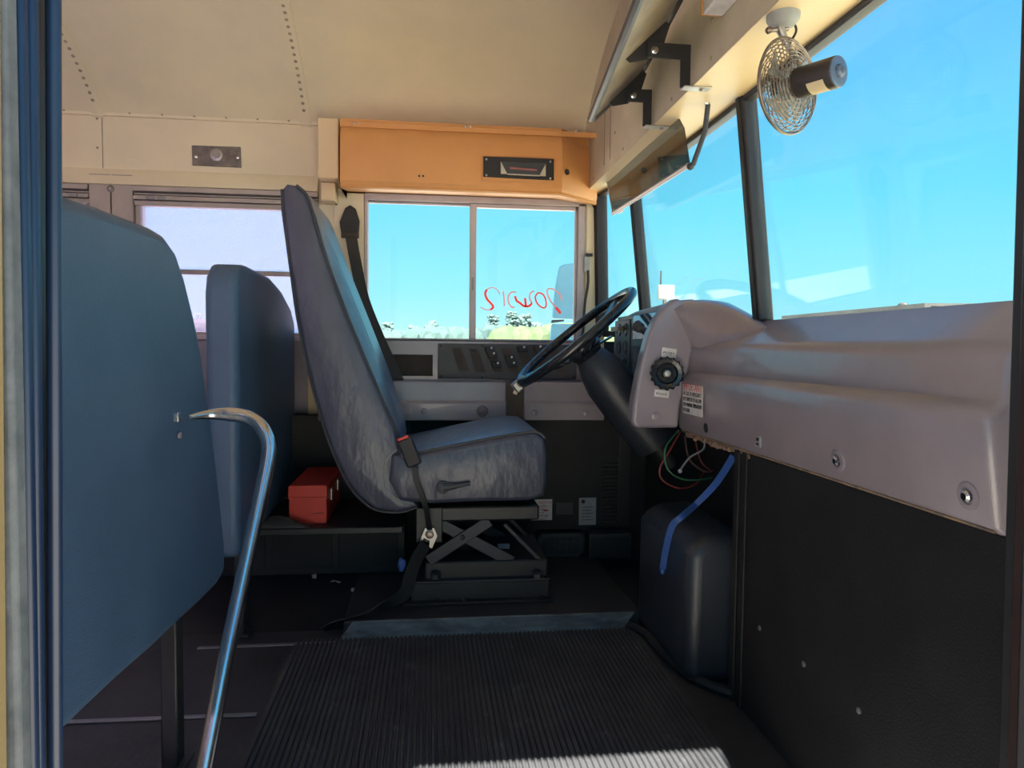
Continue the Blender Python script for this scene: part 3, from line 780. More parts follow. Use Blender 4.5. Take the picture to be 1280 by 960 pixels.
# ================================================================== DRIVER-SIDE CONSOLE + SWITCHES
con = thing('side_console', (.1, 2.7, .55), 'mauve-grey moulded side console under the sliding window with storage recess', 'console')
YCn = 2.68
zA, zB = P(600, 427, YCn).z, P(600, 477, YCn).z
cx0, cx1 = P(392, 450, YCn).x, P(745, 450, YCn).x
rx0, rx1 = P(440, 450, YCn).x, P(541, 450, YCn).x
rz0, rz1 = P(500, 470, YCn).z, P(500, 443, YCn).z
cb = MB()
cb.box(cx0, cx1, YCn, YW - .013, zA - .012, zA + .0)            # top shelf
cb.box(cx0, cx1, YCn + .055, YW - .013, zB, zA - .012)           # back
cb.box(cx0, rx0, YCn, YCn + .055, zB, zA - .012).box(rx1, rx1 + .012, YCn, YCn + .055, zB, zA - .012)
cb.box(rx0, rx1, YCn, YCn + .055, rz1, zA - .012).box(rx0, rx1, YCn, YCn + .055, zB, rz0)
cb.box(rx1 + .012, cx1, YCn + .006, YCn + .055, zB, zA - .012)
cb.build('console_body', M['dash'], con)
MB().box(rx0, rx1, YCn + .05, YCn + .0549, rz0, rz1).build('recess_back', M['slot'], con)
YL = 2.56
for a, b, nm in ((397, 633, 0), (655, 756, 1)):
    x0, x1 = P(a, 500, YL).x, P(b, 500, YL).x
    zt1, zt2, zt3 = P(600, 477, YL).z, P(600, 503, YL).z, P(600, 526, YL).z
    pr = [(x0, YCn + .05, zt1 + .001), (x0, YL + .015, zt1 - .002), (x0, YL + .010, zt2 + .004), (x0, YL, zt2 - .002), (x0, YL + .002, zt3), (x0, YCn + .05, zt3)]
    MB().prism(pr, (x1 - x0, 0, 0)).build('ledge', M['dash'], con, bevel=.004)
xa, xb = P(633, 500, YL).x, P(655, 500, YL).x
MB().box(xa, xb, YL + .03, YCn + .05, P(600, 526, YL).z + .002, P(600, 477, YL).z - .004).build('joint_filler', M['filler'], con)
for (a, b) in ((530, 514), (668, 516), (733, 517)): bolt(con, P(a, b, YL), (0, -1, 0), .011, 'cover_plug', 'dash', .004)
q = P(603, 514, YL); MB().lathe(q, (0, -1, 0), [(0, .022), (.0007, .020)], 14).build('worn_scuff', M['stain'], con)
# switch panel
sp = thing('switch_panel', P(625, 472, YCn), 'charcoal rectangular switch panel with slanted slots and rocker switches', 'switch panel')
sx0, sx1 = P(546, 450, YCn).x + .004, P(721, 450, YCn).x
sz0, sz1 = P(630, 474, YCn).z, P(630, 430, YCn).z
MB().box(sx0, sx1, YCn - .002, YCn + .005, sz0, sz1).build('plate', M['panel_dark'], sp, bevel=.003)
for a, b in ((sx0 + .012, sz0 + .010), (sx0 + .012, sz1 - .010), (sx1 - .012, sz0 + .010), (sx1 - .012, sz1 - .010), ((sx0 + sx1) / 2 - .1, sz0 + .007), ((sx0 + sx1) / 2 - .1, sz1 - .007)):
    bolt(sp, (a, YCn - .002, b), (0, -1, 0), .0045, 'screw', 'ink', .002)
Z5 = lambda a, b: P(540 + a / 6.4, 420 + b / 6.4, YCn - .0025)
slots = [(155, 95, 300, 280), (290, 100, 430, 290), (410, 95, 575, 290), (545, 95, 700, 285), (670, 95, 830, 285), (795, 95, 950, 285), (920, 100, 1075, 290)]
for i, (a, b, c, d) in enumerate(slots):
    w_ = 78
    q4 = [Z5(a, b), Z5(a + w_, b), Z5(c, d), Z5(c - w_, d)]
    MB().prism(q4, (0, -.0008, 0)).build('slot', M['slot'], sp)
def rocker(cx_, cy_, dots):
    c = Z5(cx_, cy_)
    r = MB().prism([c + Vector((-.021, 0, .012)), c + Vector((.016, 0, .012)), c + Vector((.022, 0, -.010)), c + Vector((-.014, 0, -.012))], (0, -.014, 0)).build('rocker_switch', M['ink'], sp, bevel=.003)
    for dx, dz in dots:
        MB().ball(c + Vector((dx, -.0145, dz)), .0052, 1, (1, .5, 1)).build('indicator', M['white'], r)
rocker(462, 112, [(.006, .008)]); rocker(480, 150, [(.006, .006)]); rocker(512, 228, [(.006, .006)])
rocker(622, 185, [(.006, .008)]); rocker(640, 226, [(.006, .006)])
rocker(720, 105, [(.006, .008)]); rocker(850, 100, [(.006, .008)]); rocker(868, 140, [(.006, .006)])
MB().obox(Z5(333, 115), (.011, 0, 0), (0, .002, 0), (0, 0, .006)).build('slot_blank', M['ink'], sp)

# lower kick panel wall
YK = 2.66
kp = struct(MB().box(-.9, .8445, YK, YW - .013, .0, P(600, 526, YL).z + .01).build('wall_kick_panel', M['blackwall']))
MB().box(P(772, 600, YK).x, P(788, 600, YK).x, YK - .006, YK, .05, .56).build('corner_post', M['black'], kp, bevel=.003)
# labels
lab = tag(MB().box(P(664, 640, YK).x, P(690, 640, YK).x, YK - .0025, YK - .0005, P(680, 650, YK).z, P(680, 624, YK).z).build('placard', M['white'], bevel=.0008), 'small white placard with red writing on the black kick panel behind the seat base', 'placard')
for i, (tx, s_) in enumerate((('CAUTION', .013), ('ENGINE', .009), ('START', .009), ('STOP', .009), ('WATER', .011), ('ONLY', .009))):
    text('lettering', tx, s_, (P(673, 640, YK).x, YK - .0032, P(680, 628 + i * 4.1, YK).z - .004), (1, 0, 0), (0, 0, 1), M['redink'], lab)
MB().ball(P(682, 638, YK - .003), .008, 1, (1.6, .1, .5)).build('emblem', M['redink'], lab)
lab = tag(MB().box(P(723.5, 640, YK).x, P(745, 640, YK).x, YK - .0025, YK - .0005, P(734, 656, YK).z, P(734, 622, YK).z).build('placard', M['silver'], bevel=.0008), 'silver data plate with round dark emblem on the black kick panel', 'placard')
MB().lathe(P(729, 627, YK - .0025), (0, -1, 0), [(0, .008), (.0006, .008)], 16).build('emblem', M['ink'], lab)
for i in range(5): MB().box(P(727, 640, YK).x, P(741 - (i % 2) * 3, 640, YK).x, YK - .0031, YK - .0025, P(734, 634 + i * 4, YK).z, P(734, 633.3 + i * 4, YK).z).build('print_line', M['ink'], lab)
lab = tag(MB().box(P(695, 640, YK).x, P(716, 640, YK).x, YK - .0025, YK - .0005, P(705, 643, YK).z, P(705, 628, YK).z).build('placard', M['panel_dark'], bevel=.0008), 'dark barely readable plate between the white placard and the silver plate', 'placard')
for i in range(2): MB().box(P(698, 640, YK).x, P(713, 640, YK).x, YK - .0031, YK - .0025, P(705, 635 + i * 4, YK).z, P(705, 634 + i * 4, YK).z).build('print_line', M['slot'], lab)
# heater grille
gy = 2.60
hg = thing('heater_grille', P(700, 703, gy), 'dark slotted heater grille low on the kick panel right of the seat base', 'grille')
gx0, gx1 = P(672, 690, gy).x, P(729, 690, gy).x; gz0, gz1 = .052, P(700, 667, gy).z
gbx = MB(); nx, nz_ = 6, 8
for i in range(nx + 1):
    x = gx0 + .015 + (gx1 - gx0 - .03) * i / nx; gbx.box(x - .003, x + .003, gy, gy + .004, gz0 + .012, gz1 - .012)
gbx.build('vertical_bar', M['panel_dark'], hg)
for i in range(nz_ + 1):
    z = gz0 + .012 + (gz1 - gz0 - .024) * i / nz_
    MB().box(gx0 + .012, gx1 - .012, gy - .001, gy + .004, z - .0022, z + .0022).build('louvre', M['silver'] if 0 else M['panel_dark'], hg)
MB().box(gx0, gx1, gy, gy + .006, gz1 - .012, gz1).box(gx0, gx1, gy, gy + .006, gz0, gz0 + .012).box(gx0, gx0 + .012, gy, gy + .006, gz0, gz1).box(gx1 - .012, gx1, gy, gy + .006, gz0, gz1).build('frame', M['panel_dark'], hg)
MB().box(gx0, gx1, gy + .03, YK - .001, gz0, gz1).build('core', M['ink'], hg)
MB().box(gx0, gx1, gy + .0061, YK - .001, gz1 - .004, gz1).build('top_cover', M['panel_dark'], hg)
# small black box next to grille
bx0, bx1 = P(737, 690, 2.56).x, P(789, 690, 2.56).x
bz1 = P(760, 668, 2.56).z
tb = thing('floor_box', ((bx0 + bx1) / 2, 2.6, .05), 'black steel box on the floor right of the heater grille', 'box')
MB().box(bx0, bx1, 2.57, YK - .021, .0495, bz1).build('box_body', M['black'], tb, bevel=.003)
MB().box(bx0, bx1, 2.565, 2.569, bz1 - .010, bz1).box(bx1 - .006, bx1, 2.565, 2.569, .05, bz1 - .01).box(bx0, bx0 + .006, 2.565, 2.569, .05, bz1 - .01).build('rim', M['panel_dark'], tb)
# louvre panel
lv = thing('louvre_panel', P(770, 660, YK), 'narrow dark louvred vent panel above the black floor box', 'vent')
lx0, lx1 = P(753, 620, YK).x, P(771, 620, YK).x
for i in range(18):
    z = P(770, 660 - i * 4.7, YK).z
    MB().box(lx0, lx1, YK - .012, YK - .0005, z - .003, z + .002).build('louvre', M['black'], lv)
# heater box at left under tool box
hx0 = -.78; hx1 = -.08
hb = thing('heater_box', (-.36, 2.45, .05), 'long low black heater box along the wall under the red tool box', 'heater box')
MB().box(hx0, hx1, 2.22, YK - .001, .255, .276).build('top_shelf', M['black'], hb, bevel=.003)
MB().box(hx0, hx1, 2.47, YK - .001, .0495, .2549).build('box_body', M['black'], hb, bevel=.004)
for i in range(3): MB().box(hx0 + .02 + i * .225, hx0 + .225 + i * .225, 2.464, 2.4695, .075, .235).build('access_panel', M['ink'], hb, bevel=.002)

# ================================================================== RED TOOL BOX
ty = 2.27
t0, t1 = P(360, 620, ty), P(409, 620, ty)
tzt, tzb = P(385, 607, ty).z, .2765
tbx = thing('tool_box', ((t0.x + t1.x) / 2, 2.44, tzb), 'bright red metal tool box with hinged lid behind the driver seat', 'tool box')
tm = tzt - .038
MB().box(t0.x + .002, t1.x - .002, ty + .002, 2.62, tzb, tm - .001).build('body', M['red'], tbx, bevel=.003)
MB().prism([(t0.x, ty, tm), (t0.x, ty, tzt - .004), (t0.x + .006, ty, tzt), (t1.x - .006, ty, tzt), (t1.x, ty, tzt - .004), (t1.x, ty, tm)], (0, 2.622 - ty, 0)).build('lid', M['red'], tbx, bevel=.002)
MB().box(t0.x, t1.x, ty - .001, ty + .001, tm - .004, tm).build('lid_lip', M['red'], tbx)
for yy_ in (2.36, 2.52): MB().box(t1.x, t1.x + .005, yy_ - .014, yy_ + .014, tm - .025, tm + .012).build('latch', M['steel'], tbx, bevel=.001)
MB().obox((t1.x - .028, ty + .0005, tzb + .035), (.018, 0, .001), (0, .0006, 0), (0, 0, .001)).build('scratch', M['ink'], tbx)
# dark cloth beside the tool box
cl = MB(); random.seed(3)
n_ = 14; vs_ = []; fs_ = []
for i in range(n_):
    for j in range(8):
        u_ = i / (n_ - 1); v_ = j / 7
        x = -.56 + .20 * u_; y = 2.215 + .05 * v_
        z = .2775 + .042 * math.sin(PI * v_) * (1 - u_) ** .7 * (1 + .3 * math.sin(9 * u_ + 5 * v_)) + .0006
        vs_.append((x, y, z)); 
for i in range(n_ - 1):
    for j in range(7): fs_.append((i * 8 + j, (i + 1) * 8 + j, (i + 1) * 8 + j + 1, i * 8 + j + 1))
cl.add(vs_, fs_)
co = tag(cl.build('cloth', M['black']), 'crumpled black cloth lying against the near foot of the red tool box', 'cloth')
md = co.modifiers.new('s', 'SOLIDIFY'); md.thickness = .003; md.offset = 1

# ================================================================== DRIVER SEAT
Y0, Y1 = 2.07, 2.55
seat = thing('driver_seat', (.1, 2.31, .39), 'high-backed blue-grey vinyl driver seat facing the steering wheel', 'driver seat')
bk = [(352, 236), (353, 262), (358, 300), (364, 345), (371, 395), (380, 440), (392, 490), (405, 535), (418, 570), (432, 600), (448, 622), (470, 638), (500, 641), (522, 634),
      (516, 622), (498, 618), (492, 590), (500, 560), (494, 535), (478, 500), (462, 462), (446, 425), (430, 385), (415, 345), (402, 305), (392, 270), (383, 243), (370, 231), (358, 229)]
bp_ = [P(a, b, Y0) for a, b in bk]
def inset(poly, cx_, cz_, k): return [(cx_ + (p[0] - cx_) * k, cz_ + (p[1] - cz_) * k) for p in poly]
def slab(pts2, y0, y1, mids, grow):
    rings = []
    for t_, g in grow:
        rings.append((t_, g))
    return rings
def offs(poly, d):
    n = len(poly); out = []
    ar = sum(poly[i][0] * poly[(i + 1) % n][1] - poly[(i + 1) % n][0] * poly[i][1] for i in range(n))
    sg = 1 if ar > 0 else -1
    for i in range(n):
        a = Vector(poly[i - 1]); b = Vector(poly[i]); c = Vector(poly[(i + 1) % n])
        t_ = (c - a).normalized(); nrm = Vector((t_.y, -t_.x)) * sg
        out.append((b.x + nrm.x * d, b.y + nrm.y * d))
    return out
p2 = [(p.x, p.z) for p in bp_]
rings = []
for y, d in ((Y0 - .0, -.012), (Y0 + .004, -.004), (Y0 + .014, 0), (Y0 + .05, .0), (Y0 + .12, -.003), (Y1 - .12, -.003), (Y1 - .05, .0), (Y1 - .014, 0), (Y1 - .004, -.004), (Y1, -.012)):
    q = offs(p2, d); rings.append([(x, y, z) for x, z in q])
bkst = MB().loft(rings).build('backrest', M['vinyl2'], seat, angle=60)
# front insert (the seated side), bolstered
ins = bk[17:27]
ip = [P(a, b, Y0) for a, b in ins]
rings = []
for i, p in enumerate(ip):
    a = ip[max(0, i - 1)]; b = ip[min(len(ip) - 1, i + 1)]; t_ = (b - a).normalized(); nrm = Vector((-t_.z, 0, t_.x))
    if nrm.x < 0: nrm = -nrm
    ring = []
    k = math.sin(PI * min(1, max(0, (i + .3) / (len(ip) - .4)))) 
    for j in range(13):
        v_ = j / 12; y = Y0 + .018 + (Y1 - Y0 - .036) * v_
        prof_ = math.sin(PI * v_)
        bol = .026 * k * (1 - abs(2 * v_ - 1) ** 2) + .004 + .012 * k * (math.exp(-((v_ - .15) / .09) ** 2) + math.exp(-((v_ - .85) / .09) ** 2))
        ring.append(Vector((p.x, y, p.z)) + nrm * bol)
    for j in range(12, -1, -1):
        y = Y0 + .018 + (Y1 - Y0 - .036) * j / 12
        ring.append(Vector((p.x, y, p.z)) - nrm * .01)
    rings.append(ring)
MB().loft(rings).build('back_insert', M['vinyl_top'], seat, angle=60)
def piping(path, y):
    return [Vector((p.x, y, p.z)) for p in path]
fe = smooth_path(piping([P(a, b, Y0) for a, b in bk[16:28]], Y0 + .006), 3)
MB().tube(fe, .0038, 6).build('piping', M['panel_dark'], seat)
fe2 = [Vector((p.x, Y1 - .006, p.z)) for p in fe]
MB().tube(fe2, .0038, 6).build('piping', M['panel_dark'], seat)
be = smooth_path([P(a, b, Y0) for a, b in bk[0:14]], 3); be = [Vector((p.x - .001, Y0 + .006, p.z)) for p in be]
MB().tube(be, .0038, 6).build('piping', M['panel_dark'], seat)
MB().tube(smooth_path([P(a, b, Y0 - .001) for a, b in ((496, 562), (483, 575), (480, 595), (486, 615), (500, 626), (518, 630))], 5), .0028, 6).build('seam', M['gray'], seat)
# cushion
cu_ = [(490, 568), (505, 570), (560, 559), (610, 549), (650, 542), (671, 541), (681, 548), (684, 570), (684, 600), (680, 620), (660, 626), (600, 627), (540, 630), (500, 626), (486, 600)]
cp = [P(a, b, Y0 - .01) for a, b in cu_]; p2 = [(p.x, p.z) for p in cp]
rings = []
for y, d in ((Y0 - .018, -.016), (Y0 - .014, -.006), (Y0 - .002, 0), (Y0 + .06, .004), (Y1 - .06, .004), (Y1, 0), (Y1 + .01, -.006), (Y1 + .014, -.016)):
    rings.append([(x, y, z) for x, z in offs(p2, d)])
MB().loft(rings).build('cushion', M['vinyl2'], seat, angle=60)
tp = cu_[1:6]; ip = [P(a, b, Y0 - .01) for a, b in tp]
rings = []
for i, p in enumerate(ip):
    k = (.3, .8, 1, .9, .25)[i]; ring = []
    for j in range(13):
        v_ = j / 12; y = Y0 + .0 + (Y1 - Y0) * v_
        ring.append((p.x, y, p.z + .003 + .016 * k * math.sin(PI * v_) ** .5))
    for j in range(12, -1, -1):
        ring.append((p.x, Y0 + (Y1 - Y0) * j / 12, p.z - .01))
    rings.append(ring)
MB().loft(rings).build('cushion_insert', M['vinyl_top'], seat, angle=60)
MB().tube(smooth_path([Vector((P(a, b, Y0).x, Y0 - .004, P(a, b, Y0 - .01).z + .001)) for a, b in tp + [cu_[6]]], 4), .004, 6).build('piping', M['panel_dark'], seat)
# recline lever
lvp = P(554, 609, Y0 - .02)
lo = MB().lathe(lvp + Vector((0, .004, 0)), (0, -1, 0), [(0, .020), (.010, .019), (.013, .012)], 20).build('recline_lever', M['panel_dark'], seat)
MB().tube([lvp + Vector((0, -.006, 0)), P(568, 608, Y0 - .028), P(588, 604, Y0 - .028)], [.014, .008, .0055], 10).build('lever_handle', M['panel_dark'], lo)

# seat suspension base
sb = thing('seat_base', (.1, 2.35, .05), 'black scissor-type suspension seat base on a bolted steel plinth', 'seat base')
ys, ye = 2.20, 2.50
za, zb_ = P(600, 630, ys).z - .004, P(600, 650, ys).z
xa, xb = P(524, 640, ys).x, P(673, 640, ys).x
MB().box(xa, xb, ys - .015, ye, zb_, za).build('top_frame', M['black'], sb, bevel=.006)
MB().box(P(520, 640, ys).x, P(553, 640, ys).x, ys - .022, ys - .0155, P(540, 676, ys).z, za).build('side_plate', M['black'], sb, bevel=.003)
zl0, zl1 = P(600, 722, ys).z, P(600, 700, ys).z
MB().box(P(531, 710, ys).x, P(684, 710, ys).x, ys - .01, ye, zl0, zl1).build('lower_frame', M['black'], sb, bevel=.006)
def bar(a, b, w_, y, nm='scissor_arm'):
    a = P(*a, ys); b = P(*b, ys); d = (b - a); d.y = 0; n = Vector((-d.z, 0, d.x)).normalized() * w_
    MB().obox(((a.x + b.x) / 2, y, (a.z + b.z) / 2), d / 2, n, (0, .004, 0)).build(nm, M['panel_dark'], sb, bevel=.002)
for y_ in (ys, ye - .02):
    bar((535, 700), (612, 650), .018, y_ - .009); bar((545, 652), (640, 702), .018, y_)
    bar((630, 655), (678, 703), .006, y_, 'damper_rod')
bolt(sb, P(578, 672, ys - .016), (0, -1, 0), .008, 'pivot_bolt', 'black', .005)
MB().box(P(568, 690, 2.33).x, P(592, 690, 2.33).x, 2.3, 2.36, P(580, 700, 2.3).z, P(580, 696, 2.3).z).build('spring_seat', M['silver'], sb)
MB().box(P(622, 683, 2.3).x, P(637, 683, 2.3).x, 2.3, 2.31, P(630, 686, 2.3).z, P(630, 680, 2.3).z).build('data_tag', M['silver'], sb)
MB().lathe(P(580, 686, 2.35), (0, 0, 1), [(-.05, .04), (-.03, .055), (0, .04), (.03, .055), (.06, .04)], 20).build('air_bellows', M['rubber'], sb)
yp = 2.17
pz1 = P(600, 727, yp).z; pxa, pxb = P(513, 745, yp).x, P(686, 745, yp).x
MB().box(pxa, pxb, yp, 2.5, .0495, pz1).build('plinth', M['black'], sb, bevel=.004)
MB().box(pxa - .003, pxb + .003, yp - .004, 2.5, pz1, pz1 + .006).build('plinth_lip', M['panel_dark'], sb, bevel=.001)
MB().box(pxa - .02, pxb + .01, yp - .03, yp - .0005, .0495, .056).build('plinth_flange', M['black'], sb, bevel=.002)
for a, b in ((545, 723), (672, 722)): MB().lathe(P(a, b, yp - .006), (0, 0, 1), [(0, .017), (.014, .016), (.018, .006)], 6).build('mount_nut', M['panel_dark'], sb)
for a, b in ((548, 756), (580, 757), (676, 757)): bolt(sb, (P(a, b, yp).x, yp - .015, .056), (0, 0, 1), .009, 'mount_bolt', 'black', .007)

# seat belt: buckle on near side, anchor bracket, webbing to the floor
sbk = thing('belt_buckle', P(537, 668, 2.02), 'black seat belt buckle with red button on a stalk beside the cushion', 'seat belt buckle')
yb = 2.03
bc = P(512, 565, yb); d1 = (P(519, 583, yb) - P(505, 547, yb)).normalized(); n1 = Vector((-d1.z, 0, d1.x))
MB().obox(bc, d1 * .042, n1 * .022, (0, .010, 0)).build('buckle_case', M['ink'], sbk, bevel=.006, seg=3)
MB().obox(P(504, 547.5, yb - .003), d1 * .004, n1 * .016, (0, .007, 0)).build('release_button', M['red'], sbk, bevel=.002)
MB().ribbon([P(518, 584, yb), P(520, 600, 2.035), P(528, 622, 2.035), P(533, 636, 2.05), P(537, 662, 2.160)], (.008, 0, 0), .003).build('stalk', M['ink'], sbk)
ba = P(537, 668, 2.165)
MB().prism([P(531, 660, 2.165), P(543, 660, 2.165), P(547, 670, 2.165), P(540, 686, 2.165), P(536, 684, 2.165), P(537, 676, 2.165), P(530, 673, 2.165), P(527, 679, 2.165), P(524, 677, 2.165)], (0, .003, 0)).build('anchor_bracket', M['steel'], sbk, bevel=.0008)
MB().lathe(P(537, 668, 2.164), (0, -1, 0), [(0, .013), (.004, .013), (.005, .009), (.008, .009), (.009, .003)], 18).build('anchor_bolt', M['bronze'], sbk)
wb = tag(MB().ribbon(smooth_path([P(532, 680, 2.16), P(520, 700, 2.14), P(512, 722, 2.12), P(505, 742, 2.09), P(470, 762, 2.05), PZ(445, 770, .055), PZ(425, 776, .03), PZ(405, 788, .003)], 5), (.018, .012, .0), .003).build('belt_webbing', M['rubber']), 'black seat belt webbing hanging from the anchor bracket and trailing on the floor', 'seat belt')
rag = tag(MB().ball(P(502, 706, 2.12), .014, 2, (.8, .6, 1.5), .18).build('plastic_scrap', M['blue']), 'small blue plastic scrap caught in the webbing beside the seat plinth', 'scrap')
# shoulder belt on the pillar
sh = thing('shoulder_belt', P(438, 300, 2.74), 'black shoulder belt hanging from its guide on the cream pillar behind the driver seat', 'seat belt')
yg_ = YW - .02
MB().prism([P(427, 292, yg_), P(425, 278, yg_), P(432, 261, yg_), P(438, 257, yg_), P(445, 262, yg_), P(450, 277, yg_), P(449, 292, yg_)], (0, -.016, 0)).build('belt_guide', M['ink'], sh, bevel=.004)
MB().box(P(427, 295, yg_).x, P(449, 295, yg_).x, yg_ - .018, yg_ - .001, P(438, 298, yg_).z, P(438, 291, yg_).z).build('guide_slot', M['slot'], sh, bevel=.002)
MB().ribbon(smooth_path([P(439, 296, 2.735), P(445, 330, 2.72), P(455, 375, 2.70), P(475, 425, 2.67), P(497, 475, 2.64), P(506, 520, 2.61), P(505, 560, 2.59)], 4), (.020, .010, 0), .003).build('webbing', M['rubber'], sh)
tag(MB().tube(smooth_path([P(416, 230, YW - .03), P(419, 240, YW - .04), P(417, 250, YW - .03), P(421, 256, YW - .03)], 3), .004, 6).build('wire_hook', M['ink']), 'tiny dark wire hook under the cream pilaster box', 'hook')

# ================================================================== BARRIERS
def barrier(name, label, xf, outline, th, legs, bev=.022):
    t_ = thing(name, (xf - th / 2, (outline[0][0] + outline[-1][0]) / 2, 0), label, 'barrier', 'padded crash barriers')
    o_ = MB().prism([(xf, y, z) for y, z in outline], (-th, 0, 0)).build('padded_panel', M['vinyl'], t_, bevel=bev, seg=4, angle=60)
    for y in legs:
        MB().box(xf - th * .5 - .016, xf - th * .5 + .016, y - .02, y + .02, .004, .40).build('leg', M['black'], t_, bevel=.004)
        MB().box(xf - th * .5 - .03, xf - th * .5 + .03, y - .035, y + .035, 0.0003, .006).build('foot_plate', M['black'], t_, bevel=.002)
    return t_
xf = -.47
raw = [(75, 240), (130, 258), (195, 284), (208, 292), (222, 312), (233, 345), (245, 395), (254, 440), (262, 500), (270, 560), (277, 620), (283, 680), (283, 715), (274, 732), (255, 752), (228, 778), (190, 815), (150, 851), (110, 890), (75, 925)]
ol = [PX(a, b, xf) for a, b in raw]
ol = [(p.y, p.z) for p in ol]
ol = [(YE + .03, ol[0][1])] + ol + [(YE + .03, ol[-1][1])]
b1 = barrier('crash_barrier', 'big blue-grey padded barrier panel in the left foreground with the rail bolted on', xf, ol, .07, (1.44, .72))
xf2 = -.50
b2 = barrier('crash_barrier', 'blue-grey padded barrier panel standing behind the driver seat', xf2,
             [(1.925, .27), (1.925, .98), (1.94, 1.03), (1.975, 1.058), (2.05, 1.066), (2.33, 1.062), (2.50, 1.035), (2.66, .985), (2.735, .93), (2.735, .31), (2.2, .29)], .085, (2.10,), .022)

# chrome hand rail
hr = thing('hand_rail', P(240, 520, 1.40), 'bent satin steel hand rail sloping down from the left barrier to the steps', 'hand rail')
rp_ = smooth_path([P(238, 521, 1.39), P(262, 518, 1.42), P(290, 518, 1.43), P(312, 523, 1.43), P(328, 536, 1.42), P(336, 560, 1.41), P(330, 600, 1.385), P(316, 665, 1.345), P(300, 740, 1.30), P(283, 820, 1.245), P(264, 915, 1.19), P(245, 1010, 1.14)], 6)
nrp = len(rp_)
rp_ = rp_ + [rp_[-1] + (rp_[-1] - rp_[-4]) * k for k in (1, 2.2)]
rad = [.0045 + .0095 * min(1, i / 11) for i in range(len(rp_))]
MB().tube(rp_, rad, 20).build('tube', M['chrome'], hr)
q = P(236, 521, 1.385)
MB().obox((xf + .002, 1.385, q.z), (.0025, 0, 0), (0, .008, 0), (0, 0, .009)).build('flange', M['chrome'], hr, bevel=.001)
bolt(hr, (xf + .004, 1.385, q.z - .035), (1, 0, 0), .006, 'screw', 'dash', .003)
en = rp_[-1]
tx_, ty_ = WX0 + .03, en.y
MB().tube([en, Vector((en.x - .01, en.y - .03, en.z - .12)), Vector((en.x - .02, en.y - .06, -.24))], .014, 16).build('lower_tube', M['chrome'], hr)

# ================================================================== OVERHEAD: ORANGE BOX, PILASTER, LAMP PLATE
ob = thing('overhead_box', (.1, 2.66, 1.42), 'orange-tan moulded overhead housing above the sliding window', 'overhead housing')
YO = 2.56
ox0, ox1, ox2 = P(425, 190, YO).x, P(703, 200, YO).x, P(747, 200, 2.70).x
oz0, oz1 = P(560, 234, YO).z, P(560, 162, YO).z
pl_ = [(ox0, YW - .001), (ox0, YO), (ox1, YO), (ox2, 2.70), (ox2, YW - .001)]
def ring_at(z, dy):
    return [(x, min(YW - .001, y + dy) if y < 2.75 else y, z) for x, y in pl_]
MB().loft([ring_at(WTOP + .016, .215), ring_at(oz0 - .012, .016), ring_at(oz0 - .008, .006), ring_at(oz0, .008), ring_at(oz0 + .012, 0), ring_at(oz0 + .10, 0), ring_at(oz1 - .03, .006), ring_at(oz1 - .004, .020), ring_at(oz1, .024), ring_at(oz1 + .03, .026), ring_at(oz1 + .032, .2)]).build('housing', M['orange'], ob, angle=28)
MB().box(ox0 - .002, ox2 - .01, YO + .018, YO + .03, oz1 + .000, oz1 + .020).build('top_flange', M['orange'], ob, bevel=.002)
for a, b in ((444, 154), (582, 158), (588, 158), (720, 164)): bolt(ob, P(a, b, YO + .018), (0, -1, 0), .0055, 'screw', 'steel', .003)
for a, b in ((524, 220), (529, 220)): MB().lathe(P(a, b, YO), (0, -1, 0), [(-.001, .004), (.0006, .004)], 10).build('screw_hole', M['ink'], ob)
q = P(709, 215, 2.566); MB().lathe(P(709, 215, YO + .012), (.75, -1, 0), [(-.002, .011), (.0012, .011)], 14).build('wire_hole', M['ink'], ob)
# radio like lamp in the housing
a_, b_ = P(603, 196, YO), P(693, 228, YO)
lamp = thing('dome_lamp', ((a_.x + b_.x) / 2, YO, b_.z), 'black rectangular lamp with trapezoid clear lens set in the orange housing', 'lamp')
def pq(px_, py_, y): return P(px_, py_, y)
MB().prism([pq(602, 195, YO), pq(694, 198, YO), pq(694, 231, YO), pq(602, 226, YO)], (0, -.004, 0)).build('surround', M['orange'], lamp, bevel=.0015)
MB().prism([pq(604, 196, YO), pq(692, 199.5, YO), pq(692, 226, YO), pq(604, 221.5, YO)], (0, -.010, 0)).build('bezel', M['ink'], lamp, bevel=.002)
yo2 = YO - .0105
MB().prism([pq(625, 202, yo2), pq(683, 204, yo2), pq(683, 221, yo2), pq(625, 218, yo2)], (0, -.004, 0)).build('lens', M['panel_dark'], lamp, bevel=.001)
yo3 = YO - .015
MB().prism([pq(626, 202, yo3), pq(634, 217.5, yo3), pq(626, 217.5, yo3)], (0, -.002, 0)).build('lens_prism', M['lens'], lamp)
MB().prism([pq(682, 205, yo3), pq(682, 220.5, yo3), pq(674, 220, yo3)], (0, -.002, 0)).build('lens_prism', M['lens'], lamp)
MB().prism([pq(634, 217, yo3), pq(674, 219, yo3), pq(674, 220.5, yo3), pq(634, 218.5, yo3)], (0, -.002, 0)).build('lens_lip', M['lens'], lamp)
MB().tube([pq(637, 210, yo3), pq(671, 212.5, yo3)], .0035, 8).build('lamp_tube', M['wmark2'], lamp)
for a, b in ((608, 199), (608, 219), (688, 202), (688, 223)): bolt(lamp, pq(a, b, yo2), (0, -1, 0), .004, 'screw', 'steel', .002)
